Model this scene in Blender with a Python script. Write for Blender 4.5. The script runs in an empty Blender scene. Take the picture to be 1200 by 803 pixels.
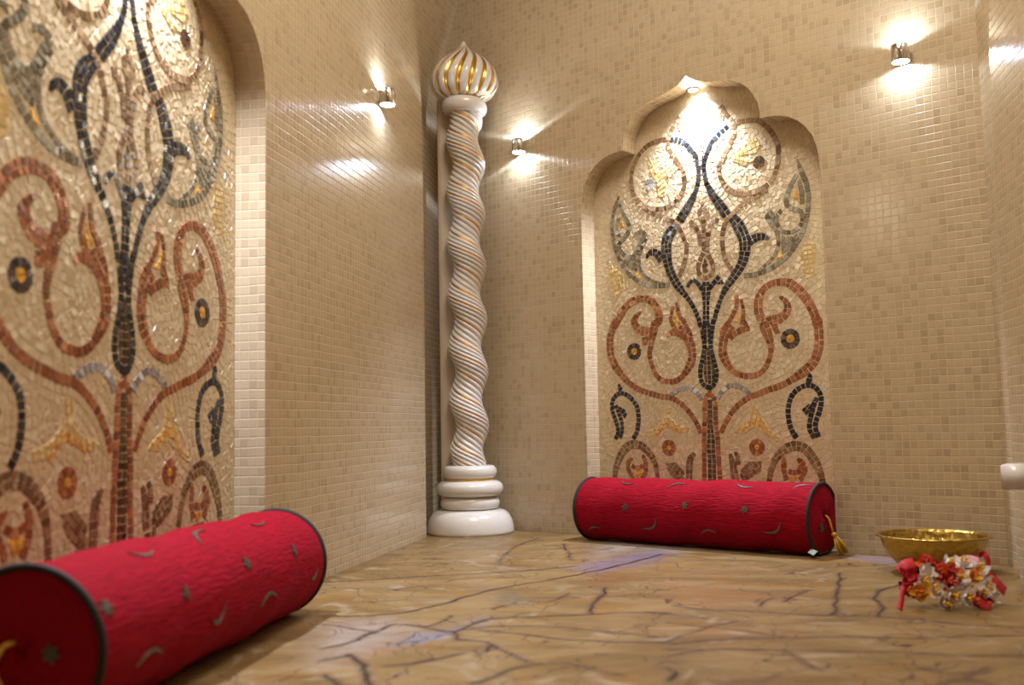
# Mosaic-tiled hammam corner: positions in metres, floor at z = 0
CAM_LOC=(0,0,0.2875)
CAM_AXES=((0.999829, 0.001548, -0.018411),(0.018476, -0.08378, 0.996313),(0.0, 0.996483, 0.083794))
FOCAL_PX=1176.58
B_ORG=(0.4492,2.4573); B_YAW=-0.71548
L_ORG=(-0.4906,1.3942); L_YAW=1.37892
B_V0=0.0000; L_V0=0.0000
BOL_B=dict(c=(0.6632,2.1927),yaw=2.42611,r=0.0775,L=0.6170)
BOL_L=dict(c=(-0.4715,0.9825),yaw=1.42634,r=0.0820,L=0.6370)
EMB_B=[('c', 0.5028, -0.377, 0.458, -0.571, 0.4751, -0.634), ('c', 0.3588, -0.715, 0.3153, -0.445, 0.3447, -0.446), ('c', 0.1877, -0.319, 0.1415, -0.539, 0.159, -0.614), ('c', 0.0449, -0.612, 0.004, -0.373, 0.0286, -0.373), ('c', 0.5874, -2.33, 0.5406, -2.115, 0.5612, -2.059), ('c', 0.4184, -2.048, 0.3743, -1.685, 0.3895, -2.044), ('c', 0.2631, -2.162, 0.2209, -2.058, 0.2392, -1.947), ('c', 0.1023, -1.912, 0.0581, -1.597, 0.0707, -1.912), ('s', 0.462, -1.412), ('s', 0.2958, -1.281), ('s', 0.1453, -1.316)]
EMB_L=[('c', 0.128, 0.391, 0.171, 0.465, 0.1444, 0.558), ('c', 0.3298, 0.328, 0.2765, 0.604, 0.2868, 0.349), ('c', 0.4645, 0.382, 0.5024, 0.415, 0.4732, 0.462), ('c', 0.262, 1.581, 0.225, 1.701, 0.2528, 1.803), ('c', 0.3893, 1.919, 0.4335, 1.828, 0.4053, 1.698), ('c', 0.0666, 1.924, 0.1178, 1.905, 0.0883, 1.763), ('c', 0.6002, 1.632, 0.5712, 1.724, 0.5916, 1.819), ('s', 0.1743, 1.24), ('s', 0.3477, 1.116), ('s', 0.5099, 1.176), ('s', 0.019, 1.077)]
VEINS=[([(-0.365, 1.941), (-0.277, 1.96), (-0.171, 1.993), (-0.084, 2.014), (0.034, 2.048), (0.121, 2.093)], 0.006), ([(-0.299, 1.589), (-0.23, 1.587), (-0.172, 1.612), (-0.12, 1.682), (-0.065, 1.78), (-0.002, 1.855), (0.066, 1.918), (0.126, 1.987), (0.22, 2.102), (0.323, 2.258)], 0.007), ([(-0.256, 1.358), (-0.223, 1.401), (-0.203, 1.46), (-0.179, 1.512), (-0.133, 1.485), (-0.091, 1.45), (-0.056, 1.523), (-0.03, 1.548), (0.025, 1.55), (0.098, 1.56), (0.163, 1.573), (0.231, 1.554)], 0.006), ([(-0.091, 1.45), (-0.037, 1.481), (0.023, 1.482), (0.091, 1.454), (0.146, 1.418), (0.202, 1.389)], 0.003), ([(-0.054, 1.457), (-0.003, 1.431), (0.062, 1.386), (0.124, 1.366), (0.198, 1.352)], 0.006), ([(-0.163, 1.251), (-0.128, 1.263), (-0.093, 1.293), (-0.068, 1.316)], 0.006), ([(-0.218, 1.32), (-0.189, 1.253), (-0.167, 1.162), (-0.157, 1.114)], 0.008), ([(-0.05, 1.153), (-0.017, 1.21), (0.019, 1.244), (0.055, 1.249), (0.089, 1.216), (0.121, 1.185)], 0.005), ([(-0.287, 1.522), (-0.247, 1.496), (-0.201, 1.449)], 0.004), ([(-0.041, 1.376), (-0.018, 1.32), (0.012, 1.26)], 0.003), ([(0.158, 1.819), (0.144, 1.726), (0.117, 1.629), (0.116, 1.565)], 0.007), ([(0.116, 2.49), (0.12, 2.186)], 0.004), ([(-0.04, 2.184), (-0.001, 2.447), (0.061, 2.632)], 0.004), ([(-0.228, 1.211), (-0.203, 1.164), (-0.181, 1.116)], 0.008), ([(-0.243, 1.288), (-0.217, 1.311)], 0.004), ([(-0.091, 1.45), (-0.076, 1.394), (-0.041, 1.376), (-0.038, 1.322)], 0.005), ([(0.023, 1.695), (0.052, 1.677), (0.091, 1.762)], 0.003), ([(-0.133, 1.485), (-0.102, 1.551), (-0.099, 1.574)], 0.003), ([(0.248, 1.62), (0.3, 1.58), (0.367, 1.56), (0.43, 1.528), (0.516, 1.507), (0.573, 1.477), (0.623, 1.438), (0.694, 1.405)], 0.005), ([(0.195, 1.337), (0.236, 1.358), (0.301, 1.372), (0.362, 1.367), (0.426, 1.371), (0.504, 1.355), (0.587, 1.357), (0.671, 1.36)], 0.004), ([(0.188, 1.315), (0.247, 1.31), (0.324, 1.299), (0.399, 1.285), (0.473, 1.274), (0.54, 1.251), (0.612, 1.242)], 0.006), ([(0.218, 1.488), (0.266, 1.454), (0.312, 1.423), (0.357, 1.377)], 0.003), ([(0.616, 1.94), (0.549, 1.745), (0.516, 1.655), (0.491, 1.573), (0.468, 1.524)], 0.005), ([(0.687, 1.805), (0.623, 1.737), (0.588, 1.677), (0.563, 1.58), (0.534, 1.505)], 0.006), ([(0.197, 1.352), (0.236, 1.409), (0.275, 1.453), (0.319, 1.49)], 0.003), ([(0.169, 1.216), (0.182, 1.193), (0.168, 1.158)], 0.007), ([(0.426, 1.636), (0.49, 1.736), (0.505, 1.75)], 0.004), ([(0.336, 1.285), (0.345, 1.21), (0.353, 1.187)], 0.003), ([(0.382, 1.598), (0.4, 1.653), (0.422, 1.68)], 0.003), ([(0.472, 1.178), (0.5, 1.161), (0.548, 1.187)], 0.003), ([(0.181, 1.272), (0.212, 1.295), (0.23, 1.303)], 0.003), ([(0.202, 1.571), (0.23, 1.563)], 0.005), ([(0.173, 1.358), (0.193, 1.349)], 0.006), ([(0.178, 1.393), (0.198, 1.385)], 0.003)]
MASSES=[('purple', [(0.114, 2.072), (0.199, 2.199), (0.315, 2.34), (0.343, 2.255), (0.257, 2.097), (0.149, 1.984)]), ('blue', [(-0.176, 1.365), (-0.146, 1.444), (-0.092, 1.464), (-0.1, 1.396), (-0.139, 1.371)]), ('grey', [(-0.042, 1.702), (-0.018, 1.784), (0.013, 1.749), (0.022, 1.667), (-0.017, 1.638)]), ('brown', [(0.127, 1.948), (0.186, 2.0), (0.235, 1.974), (0.237, 1.916), (0.16, 1.843)]), ('purple', [(-0.113, 1.452), (-0.093, 1.471), (-0.055, 1.5), (-0.048, 1.545), (-0.084, 1.47)]), ('pale', [(0.23, 2.536), (0.378, 2.388), (0.36, 2.279), (0.323, 2.397), (0.169, 2.229)]), ('pale', [(-0.287, 1.522), (-0.203, 1.56), (-0.15, 1.487), (-0.176, 1.351), (-0.24, 1.272)]), ('purple', [(0.7, 2.185), (0.78, 2.147), (0.778, 1.991), (0.73, 2.08)]), ('purple', [(0.307, 2.355), (0.345, 2.32), (0.291, 2.141), (0.275, 2.119)]), ('orange', [(0.273, 1.847), (0.383, 1.732), (0.428, 1.665), (0.308, 1.62), (0.258, 1.683)])]
JOINT=[(0.398, 2.385), (0.361, 2.226), (0.263, 1.728), (0.195, 1.356), (0.161, 1.168), (0.148, 1.093)]
#right edge: [(0.793, 1.644)]
MOSAIC={
 'black_stem':[('S','K',[(-0.0868,1.024,1.0),(-0.0596,1.0172,1.0),(-0.0399,1.0019,1.0),(-0.0207,0.9772,1.0),(-0.0066,0.9568,1.0),(-0.0123,0.9549,1.0),(-0.0065,0.9332,1.0),(-0.0075,0.9069,1.0),(-0.0116,0.8871,1.0),(-0.0181,0.8735,1.0),(-0.0287,0.8547,1.6),(-0.0446,0.8336,2.0),(-0.0622,0.8127,2.2),(-0.0683,0.8042,2.2)]),('S','K',[(-0.0746,0.7992,1.8),(-0.0958,0.779,2.6),(-0.1086,0.76,2.8),(-0.1093,0.76,2.8),(-0.109,0.7391,2.6),(-0.1077,0.7181,2.4),(-0.1041,0.6939,2.2),(-0.0947,0.6691,2.0),(-0.082,0.6456,2.0),(-0.0659,0.6248,1.6),(-0.0484,0.6026,1.0),(-0.0328,0.5779,1.0),(-0.0207,0.5508,1.0),(-0.0152,0.5245,1.0),(-0.0133,0.5315,1.0),(-0.0099,0.5083,1.0),(-0.0063,0.4852,1.0),(-0.0093,0.4654,1.0),(-0.0132,0.4485,1.0),(-0.0189,0.4288,1.0),(-0.0212,0.4118,1.0),(-0.0196,0.3947,1.0),(-0.011,0.3815,1.0),(0.0032,0.3752,1.0)]),('S','K',[(0.0818,1.0235,1.0),(0.059,1.011,1.0),(0.0425,0.9998,1.0),(0.029,0.985,1.0),(0.0184,0.9637,1.0),(0.0123,0.9502,1.0),(0.009,0.9333,1.0),(0.0113,0.9094,1.0),(0.017,0.8879,1.0),(0.029,0.8626,1.5),(0.0456,0.8367,2.0),(0.0621,0.811,2.2),(0.0695,0.799,2.2)]),('S','K',[(0.0829,0.795,2.0),(0.1025,0.765,2.7),(0.1123,0.7411,2.7),(0.1149,0.7294,2.7),(0.1147,0.7098,2.6),(0.1112,0.6906,2.4),(0.1043,0.6745,2.2),(0.0918,0.6563,2.0),(0.0755,0.6384,1.8),(0.0591,0.6204,1.4),(0.0473,0.6017,1.0),(0.0386,0.5827,1.0),(0.0298,0.5608,1.0),(0.0215,0.5359,1.0),(0.0212,0.5459,1.0),(0.018,0.529,1.0),(0.0139,0.5066,1.0),(0.0102,0.4869,1.0),(0.0123,0.4669,1.0),(0.0167,0.4496,1.0),(0.0222,0.4267,1.0),(0.0247,0.4096,1.0),(0.0215,0.3928,1.0),(0.013,0.3791,1.0),(-0.0001,0.3734,1.0)]),('S','K',[(0.0041,0.642,1.6),(0.0033,0.6234,2.4),(0.0029,0.6119,2.2),(0.0021,0.5919,1.7),(0.0011,0.5662,1.6),(-0.0003,0.5319,1.8),(0.0002,0.5448,1.8),(0.0011,0.5247,2.0),(0.0019,0.5046,1.9),(0.0019,0.4875,1.6)]),('S','K',[(-0.0065,0.6215,1.0),(-0.0173,0.6371,0.93),(-0.0316,0.6497,0.85),(-0.0452,0.6416,0.77),(-0.0506,0.6314,0.7)]),('S','K',[(0.013,0.6224,1.0),(0.0264,0.6367,1.0),(0.043,0.652,1.0)]),('F','K',[(0.0326,0.6317),(0.0474,0.643),(0.0557,0.6293)]),('S','K',[(-0.1225,0.711,2.0),(-0.1391,0.7326,1.9),(-0.153,0.7374,1.6),(-0.1638,0.7327,1.1),(-0.172,0.7217,0.4)]),('S','K',[(0.1255,0.7252,2.0),(0.141,0.7329,1.9),(0.1592,0.7345,1.5),(0.171,0.7315,1.0),(0.1802,0.7255,0.4)]),('F','N',[(-0.0001,0.4791),(-0.0086,0.4425),(-0.0123,0.4143),(-0.0074,0.3913),(0.002,0.3838),(0.015,0.3903),(0.0207,0.4126),(0.0139,0.4413),(0.007,0.4701)])],
 'red_stem':[('S','R',[(0.003,0.3696,1.0),(0.0026,0.3597,1.0)]),('S','R',[(0.0026,0.3606,1.0),(-0.0073,0.353,1.0),(-0.0113,0.3333,1.0),(-0.0123,0.3078,1.0),(-0.014,0.2796,1.0),(-0.0161,0.2514,1.0),(-0.017,0.2289,1.0),(-0.0183,0.1951,1.0),(-0.0188,0.167,1.0),(-0.0199,0.139,1.0),(-0.0221,0.0998,1.0),(-0.0256,0.0271,1.0)]),('S','R',[(0.0026,0.3606,1.0),(0.0135,0.3523,1.0),(0.0184,0.3324,1.0),(0.0174,0.3072,1.0),(0.0188,0.2792,1.0),(0.0208,0.2568,1.0),(0.0215,0.2344,1.0),(0.0219,0.2066,1.0),(0.0225,0.1816,1.0),(0.024,0.1566,1.0),(0.0242,0.1289,1.0),(0.0253,0.0958,1.0),(0.0271,0.0243,1.0)]),('S','N',[(0.0031,0.347,1.0),(0.0029,0.3272,1.07),(0.0021,0.3075,1.13),(0.002,0.2878,1.2),(0.002,0.271,1.5),(0.0025,0.2513,1.8),(0.002,0.2233,2.0),(0.0028,0.1953,2.0),(0.0023,0.1674,2.0),(0.0019,0.1395,2.0),(0.0003,0.1005,2.0),(-0.0019,0.0283,2.0)])],
 'scroll':[('S','R',[(-0.0248,0.2614,1.0),(-0.0342,0.2856,1.02),(-0.0497,0.3087,1.04),(-0.0687,0.3292,1.06),(-0.0915,0.3457,1.08),(-0.1148,0.356,1.1),(-0.1387,0.3588,1.12),(-0.1627,0.3656,1.14),(-0.1871,0.3723,1.16),(-0.2116,0.3822,1.18),(-0.2328,0.3951,1.2),(-0.2504,0.4109,1.6),(-0.2681,0.4299,1.9),(-0.2823,0.449,2.0),(-0.2927,0.474,1.98),(-0.2949,0.4987,1.96),(-0.293,0.5232,1.93),(-0.2847,0.5471,1.91),(-0.2727,0.5707,1.89),(-0.279,0.5513,1.87),(-0.2596,0.5773,1.84),(-0.2367,0.6027,1.82),(-0.2108,0.6155,1.8),(-0.1856,0.6175,1.6),(-0.1611,0.6091,1.8),(-0.1442,0.5911,1.9),(-0.1364,0.5666,1.92),(-0.1424,0.5434,1.95),(-0.1453,0.56,1.98),(-0.1531,0.5368,2.0),(-0.1603,0.5135,1.9),(-0.1652,0.4931,1.4),(-0.1695,0.4725,1.1),(-0.1661,0.4485,1.0),(-0.1572,0.4244,1.04),(-0.1405,0.4044,1.08),(-0.1168,0.396,1.12),(-0.093,0.3964,1.16),(-0.0724,0.4085,1.2),(-0.055,0.4279,1.8),(-0.0444,0.4475,2.0),(-0.0428,0.4704,2.0),(-0.0477,0.4909,2.2),(-0.0585,0.5119,2.3)]),('S','R',[(-0.0426,0.4934,1.0),(-0.0468,0.514,0.98),(-0.0576,0.5351,0.96),(-0.0669,0.5533,0.94),(-0.0719,0.5552,0.92),(-0.079,0.5733,0.9),(-0.0831,0.5986,0.6)]),('S','R',[(-0.0882,0.5258,1.0),(-0.0978,0.5412,0.92),(-0.1006,0.5562,0.84),(-0.1027,0.5461,0.76),(-0.1001,0.5694,0.68),(-0.0919,0.5892,0.6)]),('S','R',[(-0.0653,0.5066,1.2),(-0.085,0.5198,1.4),(-0.1019,0.521,1.2),(-0.1166,0.5118,0.4)]),('F','R',[(-0.0881,0.5273),(-0.0708,0.5391),(-0.0549,0.5175),(-0.0621,0.5035),(-0.0851,0.5168)]),('F','G',[(-0.0915,0.5715),(-0.0835,0.5591),(-0.0759,0.538),(-0.0738,0.5481),(-0.0828,0.5327),(-0.0893,0.5406),(-0.0939,0.5527),(-0.0958,0.5484)]),('S','R',[(-0.157,0.5252,2.2),(-0.178,0.5298,2.2),(-0.1957,0.5341,2.0),(-0.2113,0.5474,1.9),(-0.2154,0.5659,1.7),(-0.2172,0.5554,1.6),(-0.2106,0.57,1.3),(-0.1921,0.5835,0.4)]),('F','R',[(-0.1928,0.5144),(-0.1714,0.5158),(-0.1757,0.4953),(-0.1917,0.4948)])],
 'scroll.001':[('S','R',[(0.0305,0.2623,1.0),(0.0407,0.2816,1.02),(0.0573,0.3063,1.04),(0.0814,0.3307,1.07),(0.1096,0.3477,1.09),(0.137,0.3558,1.11),(0.1521,0.3612,1.13),(0.1729,0.3672,1.16),(0.1965,0.3738,1.18),(0.217,0.3829,1.2),(0.2374,0.3939,1.7),(0.2548,0.4037,2.0),(0.2707,0.4161,1.99),(0.2839,0.4338,1.98),(0.2918,0.4544,1.98),(0.2942,0.4779,1.97),(0.294,0.5016,1.96),(0.2923,0.5255,1.95),(0.2928,0.5057,1.94),(0.2877,0.5273,1.93),(0.2783,0.552,1.92),(0.264,0.5774,1.92),(0.2466,0.5979,1.91),(0.2273,0.6135,1.9),(0.2073,0.6184,1.5),(0.1868,0.6184,1.2),(0.1658,0.6105,1.3),(0.1502,0.5942,1.7),(0.1438,0.5727,2.0),(0.1453,0.5505,2.05),(0.1532,0.5251,2.1),(0.1519,0.5293,2.15),(0.1614,0.5093,2.2),(0.1693,0.4869,1.8),(0.1738,0.4675,1.2),(0.1712,0.4486,1.0),(0.1655,0.4326,1.02),(0.1544,0.4155,1.03),(0.139,0.404,1.05),(0.1178,0.3996,1.07),(0.0936,0.4021,1.08),(0.0725,0.4128,1.1),(0.0561,0.4305,1.6),(0.046,0.4507,2.0),(0.0436,0.4705,2.0),(0.0493,0.4955,2.0),(0.0611,0.5143,2.2),(0.0725,0.5275,2.0)]),('S','R',[(0.0413,0.4904,1.0),(0.0453,0.5127,0.98),(0.0571,0.5315,0.97),(0.0618,0.5326,0.95),(0.0767,0.5538,0.93),(0.0868,0.5725,0.92),(0.087,0.6006,0.9)]),('S','R',[(0.0987,0.5254,1.0),(0.1025,0.5418,0.9),(0.1042,0.5458,0.8),(0.1041,0.5653,0.7),(0.0989,0.5882,0.6)]),('S','R',[(0.0634,0.4945,1.2),(0.0826,0.5071,1.3),(0.1029,0.5139,1.2),(0.1211,0.5138,0.5)]),('F','R',[(0.103,0.518),(0.1085,0.5385),(0.105,0.5276),(0.1143,0.531),(0.1196,0.514),(0.1212,0.5166)]),('F','G',[(0.098,0.5659),(0.0919,0.5469),(0.0775,0.5341),(0.0792,0.5381),(0.0882,0.5318),(0.0932,0.5398),(0.0966,0.5478),(0.0972,0.5464)]),('S','R',[(0.168,0.5252,2.2),(0.1756,0.5301,2.0),(0.1947,0.5312,2.0),(0.211,0.5393,1.9),(0.2204,0.5547,1.7),(0.2154,0.5727,1.2),(0.1994,0.5851,0.4)]),('F','R',[(0.1751,0.5192),(0.1899,0.5207),(0.1976,0.4984),(0.1844,0.4967)])],
 'ring_vine':[('S','B_',[(-0.097,1.027,1.0),(-0.125,1.0282,1.0),(-0.1427,1.0257,1.0),(-0.1608,1.0201,1.0),(-0.1755,1.0107,1.0),(-0.1904,0.9967,1.0),(-0.1924,0.9924,1.0),(-0.2028,0.9758,1.0),(-0.2101,0.9555,1.0),(-0.2115,0.9341,1.0),(-0.2073,0.9086,1.0),(-0.1961,0.8852,1.0),(-0.177,0.8637,1.0),(-0.1563,0.8437,1.0),(-0.1252,0.8277,1.0),(-0.1013,0.8172,1.0),(-0.0779,0.8003,1.0),(-0.0618,0.7772,1.0),(-0.0527,0.7523,1.0),(-0.0487,0.7518,1.0),(-0.0485,0.7312,1.0),(-0.0527,0.7083,1.0),(-0.0619,0.6859,1.0),(-0.0746,0.6624,1.0)]),('S','B_',[(-0.1735,0.8601,1.0),(-0.149,0.8507,1.0),(-0.121,0.8463,1.0),(-0.0932,0.8503,1.0),(-0.0687,0.8642,1.0),(-0.0527,0.8853,1.0),(-0.0473,0.9111,1.0),(-0.0532,0.9359,1.0),(-0.0636,0.9558,1.0),(-0.0815,0.9817,1.0),(-0.0799,0.9783,1.0),(-0.091,1.0031,1.0),(-0.091,1.0213,1.0),(-0.0844,1.041,1.0),(-0.0681,1.0647,1.0),(-0.0625,1.0756,1.0)]),('F','B_',[(-0.064,1.0819),(-0.0455,1.0763),(-0.0394,1.0585),(-0.0537,1.0376),(-0.0651,1.052)])],
 'ring_vine.001':[('S','B_',[(0.0665,1.0763,1.0),(0.0783,1.0533,1.0),(0.0947,1.0294,1.0),(0.0987,1.0113,1.0),(0.0915,0.9897,1.0),(0.0796,0.9691,1.0),(0.0662,0.95,1.0),(0.0626,0.9406,1.0),(0.0519,0.9282,1.0),(0.0513,0.9138,1.0),(0.0575,0.8924,1.0),(0.0724,0.8696,1.0),(0.0938,0.8537,1.0),(0.1183,0.8461,1.0),(0.1428,0.8462,1.0),(0.1671,0.851,1.0),(0.1886,0.8635,1.0),(0.2028,0.8832,1.0),(0.2121,0.9148,1.0),(0.2119,0.9232,1.0),(0.2129,0.9453,1.0),(0.2037,0.9722,1.0),(0.1855,0.9999,1.0),(0.1653,1.0184,1.0),(0.1442,1.025,1.0),(0.1227,1.0277,1.0),(0.1041,1.028,1.0)]),('S','B_',[(0.1819,0.8465,0.8),(0.1514,0.8349,1.0),(0.1235,0.8254,1.0),(0.1014,0.8134,1.0),(0.0821,0.7994,1.0),(0.0658,0.7847,1.0),(0.057,0.7631,1.0),(0.0536,0.7349,1.0),(0.0539,0.7263,1.0),(0.0586,0.7,1.0),(0.0678,0.679,1.0),(0.0811,0.659,1.0)]),('F','B_',[(0.0519,1.0738),(0.0684,1.0832),(0.0788,1.0648),(0.0665,1.0384),(0.0557,1.0467)])],
 'grey_leaf':[('S','Y',[(-0.2525,0.9023,0.3),(-0.2625,0.8806,0.9),(-0.2729,0.851,1.0),(-0.2768,0.8234,1.0),(-0.2765,0.7985,1.0),(-0.2716,0.776,1.0),(-0.2734,0.7763,1.0),(-0.265,0.7503,1.0),(-0.2511,0.7208,1.0),(-0.2336,0.6941,1.0),(-0.2053,0.6695,1.0),(-0.1772,0.6543,1.0),(-0.1492,0.6468,1.0),(-0.1214,0.6454,1.0),(-0.1007,0.6461,1.0)]),('S','Y',[(-0.2531,0.8822,0.7),(-0.2376,0.8486,1.0),(-0.2227,0.8217,1.02),(-0.2226,0.8032,1.04),(-0.2396,0.7871,1.05),(-0.2549,0.7737,1.07),(-0.257,0.7647,1.09),(-0.2447,0.7446,1.11),(-0.2214,0.7309,1.13),(-0.2029,0.7393,1.15),(-0.1933,0.7563,1.16),(-0.1837,0.7733,1.18),(-0.1708,0.7851,1.2),(-0.1866,0.795,1.0),(-0.2066,0.7902,0.8)]),('S','Y',[(-0.2544,0.845,1.0),(-0.2589,0.8208,1.0),(-0.2597,0.7961,1.0),(-0.2505,0.7948,1.0)]),('S','Y',[(-0.1693,0.7773,1.0),(-0.1787,0.7635,0.94),(-0.1914,0.7378,0.89),(-0.193,0.7137,0.83),(-0.1884,0.6919,0.77),(-0.173,0.6735,0.71),(-0.1453,0.6569,0.66),(-0.1144,0.6476,0.6)]),('F','Y',[(-0.2544,0.7335),(-0.2253,0.7222),(-0.2015,0.7284),(-0.1987,0.7052),(-0.201,0.6903),(-0.226,0.7024)]),('F','G',[(-0.2529,0.8339),(-0.2437,0.831),(-0.2375,0.8177),(-0.2516,0.8151)]),('F','G',[(-0.2065,0.6879),(-0.1958,0.6836),(-0.1891,0.6707),(-0.2033,0.6769)])],
 'grey_leaf.001':[('S','Y',[(0.2582,0.9073,0.3),(0.2677,0.8768,1.0),(0.279,0.8448,1.0),(0.2833,0.8143,1.0),(0.2803,0.7796,1.0),(0.2733,0.751,1.0),(0.2607,0.723,1.0),(0.2486,0.7057,1.0),(0.2455,0.7007,1.0),(0.2274,0.6814,1.0),(0.2035,0.6652,1.0),(0.1795,0.6544,1.0),(0.1524,0.6465,1.0),(0.1281,0.6437,1.0),(0.1083,0.6454,1.0)]),('S','Y',[(0.2574,0.8705,0.7),(0.2404,0.8434,1.0),(0.2283,0.818,0.98),(0.2297,0.7985,0.96),(0.2466,0.7882,0.95),(0.2633,0.7796,0.93),(0.2666,0.7574,0.91),(0.253,0.7404,0.89),(0.2326,0.7338,0.87),(0.2127,0.7408,0.85),(0.2017,0.7588,0.84),(0.2011,0.7782,0.82),(0.2149,0.7913,0.8)]),('S','Y',[(0.2611,0.8562,0.8),(0.2669,0.8279,1.0),(0.2674,0.7952,1.0)]),('S','Y',[(0.1733,0.7853,1.0),(0.1844,0.767,0.94),(0.1982,0.7456,0.89),(0.2031,0.7229,0.83),(0.2024,0.7065,0.77),(0.1911,0.6832,0.71),(0.1727,0.6676,0.66),(0.1496,0.6524,0.6)]),('F','Y',[(0.2122,0.7299),(0.2351,0.7239),(0.2525,0.7296),(0.2429,0.7065),(0.222,0.6902),(0.2103,0.6863),(0.2099,0.711)]),('F','Y',[(0.1718,0.7841),(0.1857,0.7973),(0.197,0.7844),(0.193,0.7601)]),('F','G',[(0.2544,0.8355),(0.2613,0.8098),(0.2448,0.8139)]),('F','G',[(0.206,0.6896),(0.2115,0.6807),(0.195,0.6718)])],
 'hook_leaf':[('S','K',[(-0.271,0.3982,0.4),(-0.2677,0.3874,1.0),(-0.2625,0.3781,1.0)]),('S','K',[(-0.2952,0.3383,1.0),(-0.2891,0.3563,1.0),(-0.2738,0.3695,1.0),(-0.2573,0.371,1.0),(-0.2358,0.3606,1.0),(-0.2184,0.3436,1.0),(-0.2102,0.321,1.0),(-0.2104,0.2943,1.0),(-0.2155,0.2706,1.0),(-0.2287,0.2499,1.0)]),('S','K',[(-0.2934,0.3382,1.0),(-0.292,0.323,0.98),(-0.2852,0.3046,0.96),(-0.2784,0.2864,0.94),(-0.2765,0.2683,0.92),(-0.2852,0.2487,0.9)]),('S','K',[(-0.2822,0.3409,0.9),(-0.2719,0.3165,0.9),(-0.2646,0.2952,0.9),(-0.2632,0.2711,0.9),(-0.2704,0.2516,0.9)]),('F','K',[(-0.2731,0.3376),(-0.2568,0.3312),(-0.2445,0.3173),(-0.2541,0.3025),(-0.2663,0.3193)])],
 'hook_leaf.001':[('S','K',[(0.2691,0.399,0.4),(0.2666,0.3873,1.2),(0.2633,0.3769,1.0)]),('S','K',[(0.2281,0.2485,1.2),(0.2189,0.2644,1.0),(0.2125,0.2817,1.0),(0.21,0.3031,1.0),(0.2116,0.3243,1.0),(0.2181,0.3428,1.0),(0.2272,0.3558,1.0),(0.2331,0.3609,1.0),(0.249,0.3695,1.0),(0.2645,0.3716,1.0),(0.2794,0.3657,1.0),(0.2911,0.3495,1.0),(0.2929,0.3312,1.0),(0.2922,0.3273,1.0),(0.2865,0.3092,1.0),(0.2797,0.2937,1.0),(0.2753,0.2755,1.0),(0.2824,0.2507,1.0)]),('S','K',[(0.2825,0.3433,0.9),(0.2702,0.3149,1.0),(0.2636,0.2914,0.97),(0.2611,0.2679,0.93),(0.2727,0.2482,0.9)]),('F','K',[(0.274,0.3383),(0.2567,0.3244),(0.2437,0.3155),(0.2557,0.3008),(0.2691,0.3201)])],
 'arch_vine':[('S','T',[(-0.2909,0.1328,1.0),(-0.2888,0.1629,1.35),(-0.2778,0.1931,1.7),(-0.2568,0.2231,2.0),(-0.231,0.2365,2.0),(-0.2026,0.232,1.9),(-0.1804,0.2144,1.8),(-0.1654,0.194,1.4),(-0.1578,0.1649,1.0),(-0.1553,0.1388,1.0)]),('S','T',[(-0.2909,0.1328,1.0),(-0.293,0.1028,1.0),(-0.2957,0.0429,1.0)]),('S','T',[(-0.1553,0.1388,1.0),(-0.1547,0.107,1.0),(-0.1551,0.0492,1.0)])],
 'red_bud':[('S','R',[(-0.2304,0.2009,0.5),(-0.2452,0.1903,1.0),(-0.2475,0.1754,1.0),(-0.2391,0.1577,1.0),(-0.2306,0.1431,1.0)]),('S','R',[(-0.2016,0.2099,0.6),(-0.1934,0.1937,1.0),(-0.1925,0.1673,1.0),(-0.2039,0.1436,1.0)]),('S','R',[(-0.2365,0.1815,1.0),(-0.2224,0.1743,1.0),(-0.2081,0.1759,1.0),(-0.199,0.1834,1.0)]),('F','G',[(-0.2298,0.1668),(-0.203,0.1701),(-0.2035,0.1554),(-0.2181,0.1448)]),('F','R',[(-0.238,0.137),(-0.1953,0.1379),(-0.2031,0.1172),(-0.228,0.1166)])],
 'arch_vine.001':[('S','T',[(0.1538,0.1429,1.0),(0.1617,0.1752,1.2),(0.1729,0.1993,1.4),(0.1941,0.2207,1.9),(0.2217,0.2319,2.0),(0.2467,0.226,2.0),(0.2638,0.2065,2.0),(0.2766,0.1845,1.8),(0.2851,0.1614,1.2),(0.2871,0.1459,1.2)]),('S','T',[(0.1538,0.1429,1.0),(0.1503,0.1161,1.0),(0.1466,0.0626,1.0)]),('S','T',[(0.2871,0.1459,1.0),(0.2881,0.1202,1.0),(0.2876,0.0689,1.0)])],
 'red_bud.001':[('S','R',[(0.1948,0.2048,0.6),(0.194,0.1862,1.2),(0.1939,0.1703,1.0),(0.1988,0.1519,1.0)]),('S','R',[(0.2274,0.2024,0.5),(0.2369,0.1945,1.2),(0.2475,0.1816,1.0),(0.2426,0.1671,1.0),(0.2321,0.1512,1.0)]),('S','R',[(0.2034,0.1731,1.0),(0.2189,0.1694,1.0),(0.2317,0.1735,1.0),(0.2365,0.1867,1.0)]),('F','O',[(0.2043,0.1599),(0.2269,0.1608),(0.2179,0.147),(0.2094,0.1468)]),('F','R',[(0.1978,0.1439),(0.2346,0.1448),(0.2282,0.1263),(0.2027,0.1256)])],
 'tulip':[('F','T',[(-0.1346,0.1884),(-0.1007,0.1902),(-0.0781,0.169),(-0.0724,0.1463),(-0.0926,0.1373),(-0.1187,0.1598)]),('S','T',[(-0.0435,0.2147,0.6),(-0.0571,0.2005,1.5),(-0.0618,0.1806,1.8),(-0.0627,0.1579,1.65),(-0.0644,0.138,1.5)]),('F','T',[(-0.1026,0.14),(-0.0594,0.1409),(-0.067,0.1153),(-0.0933,0.1202)])],
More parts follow.
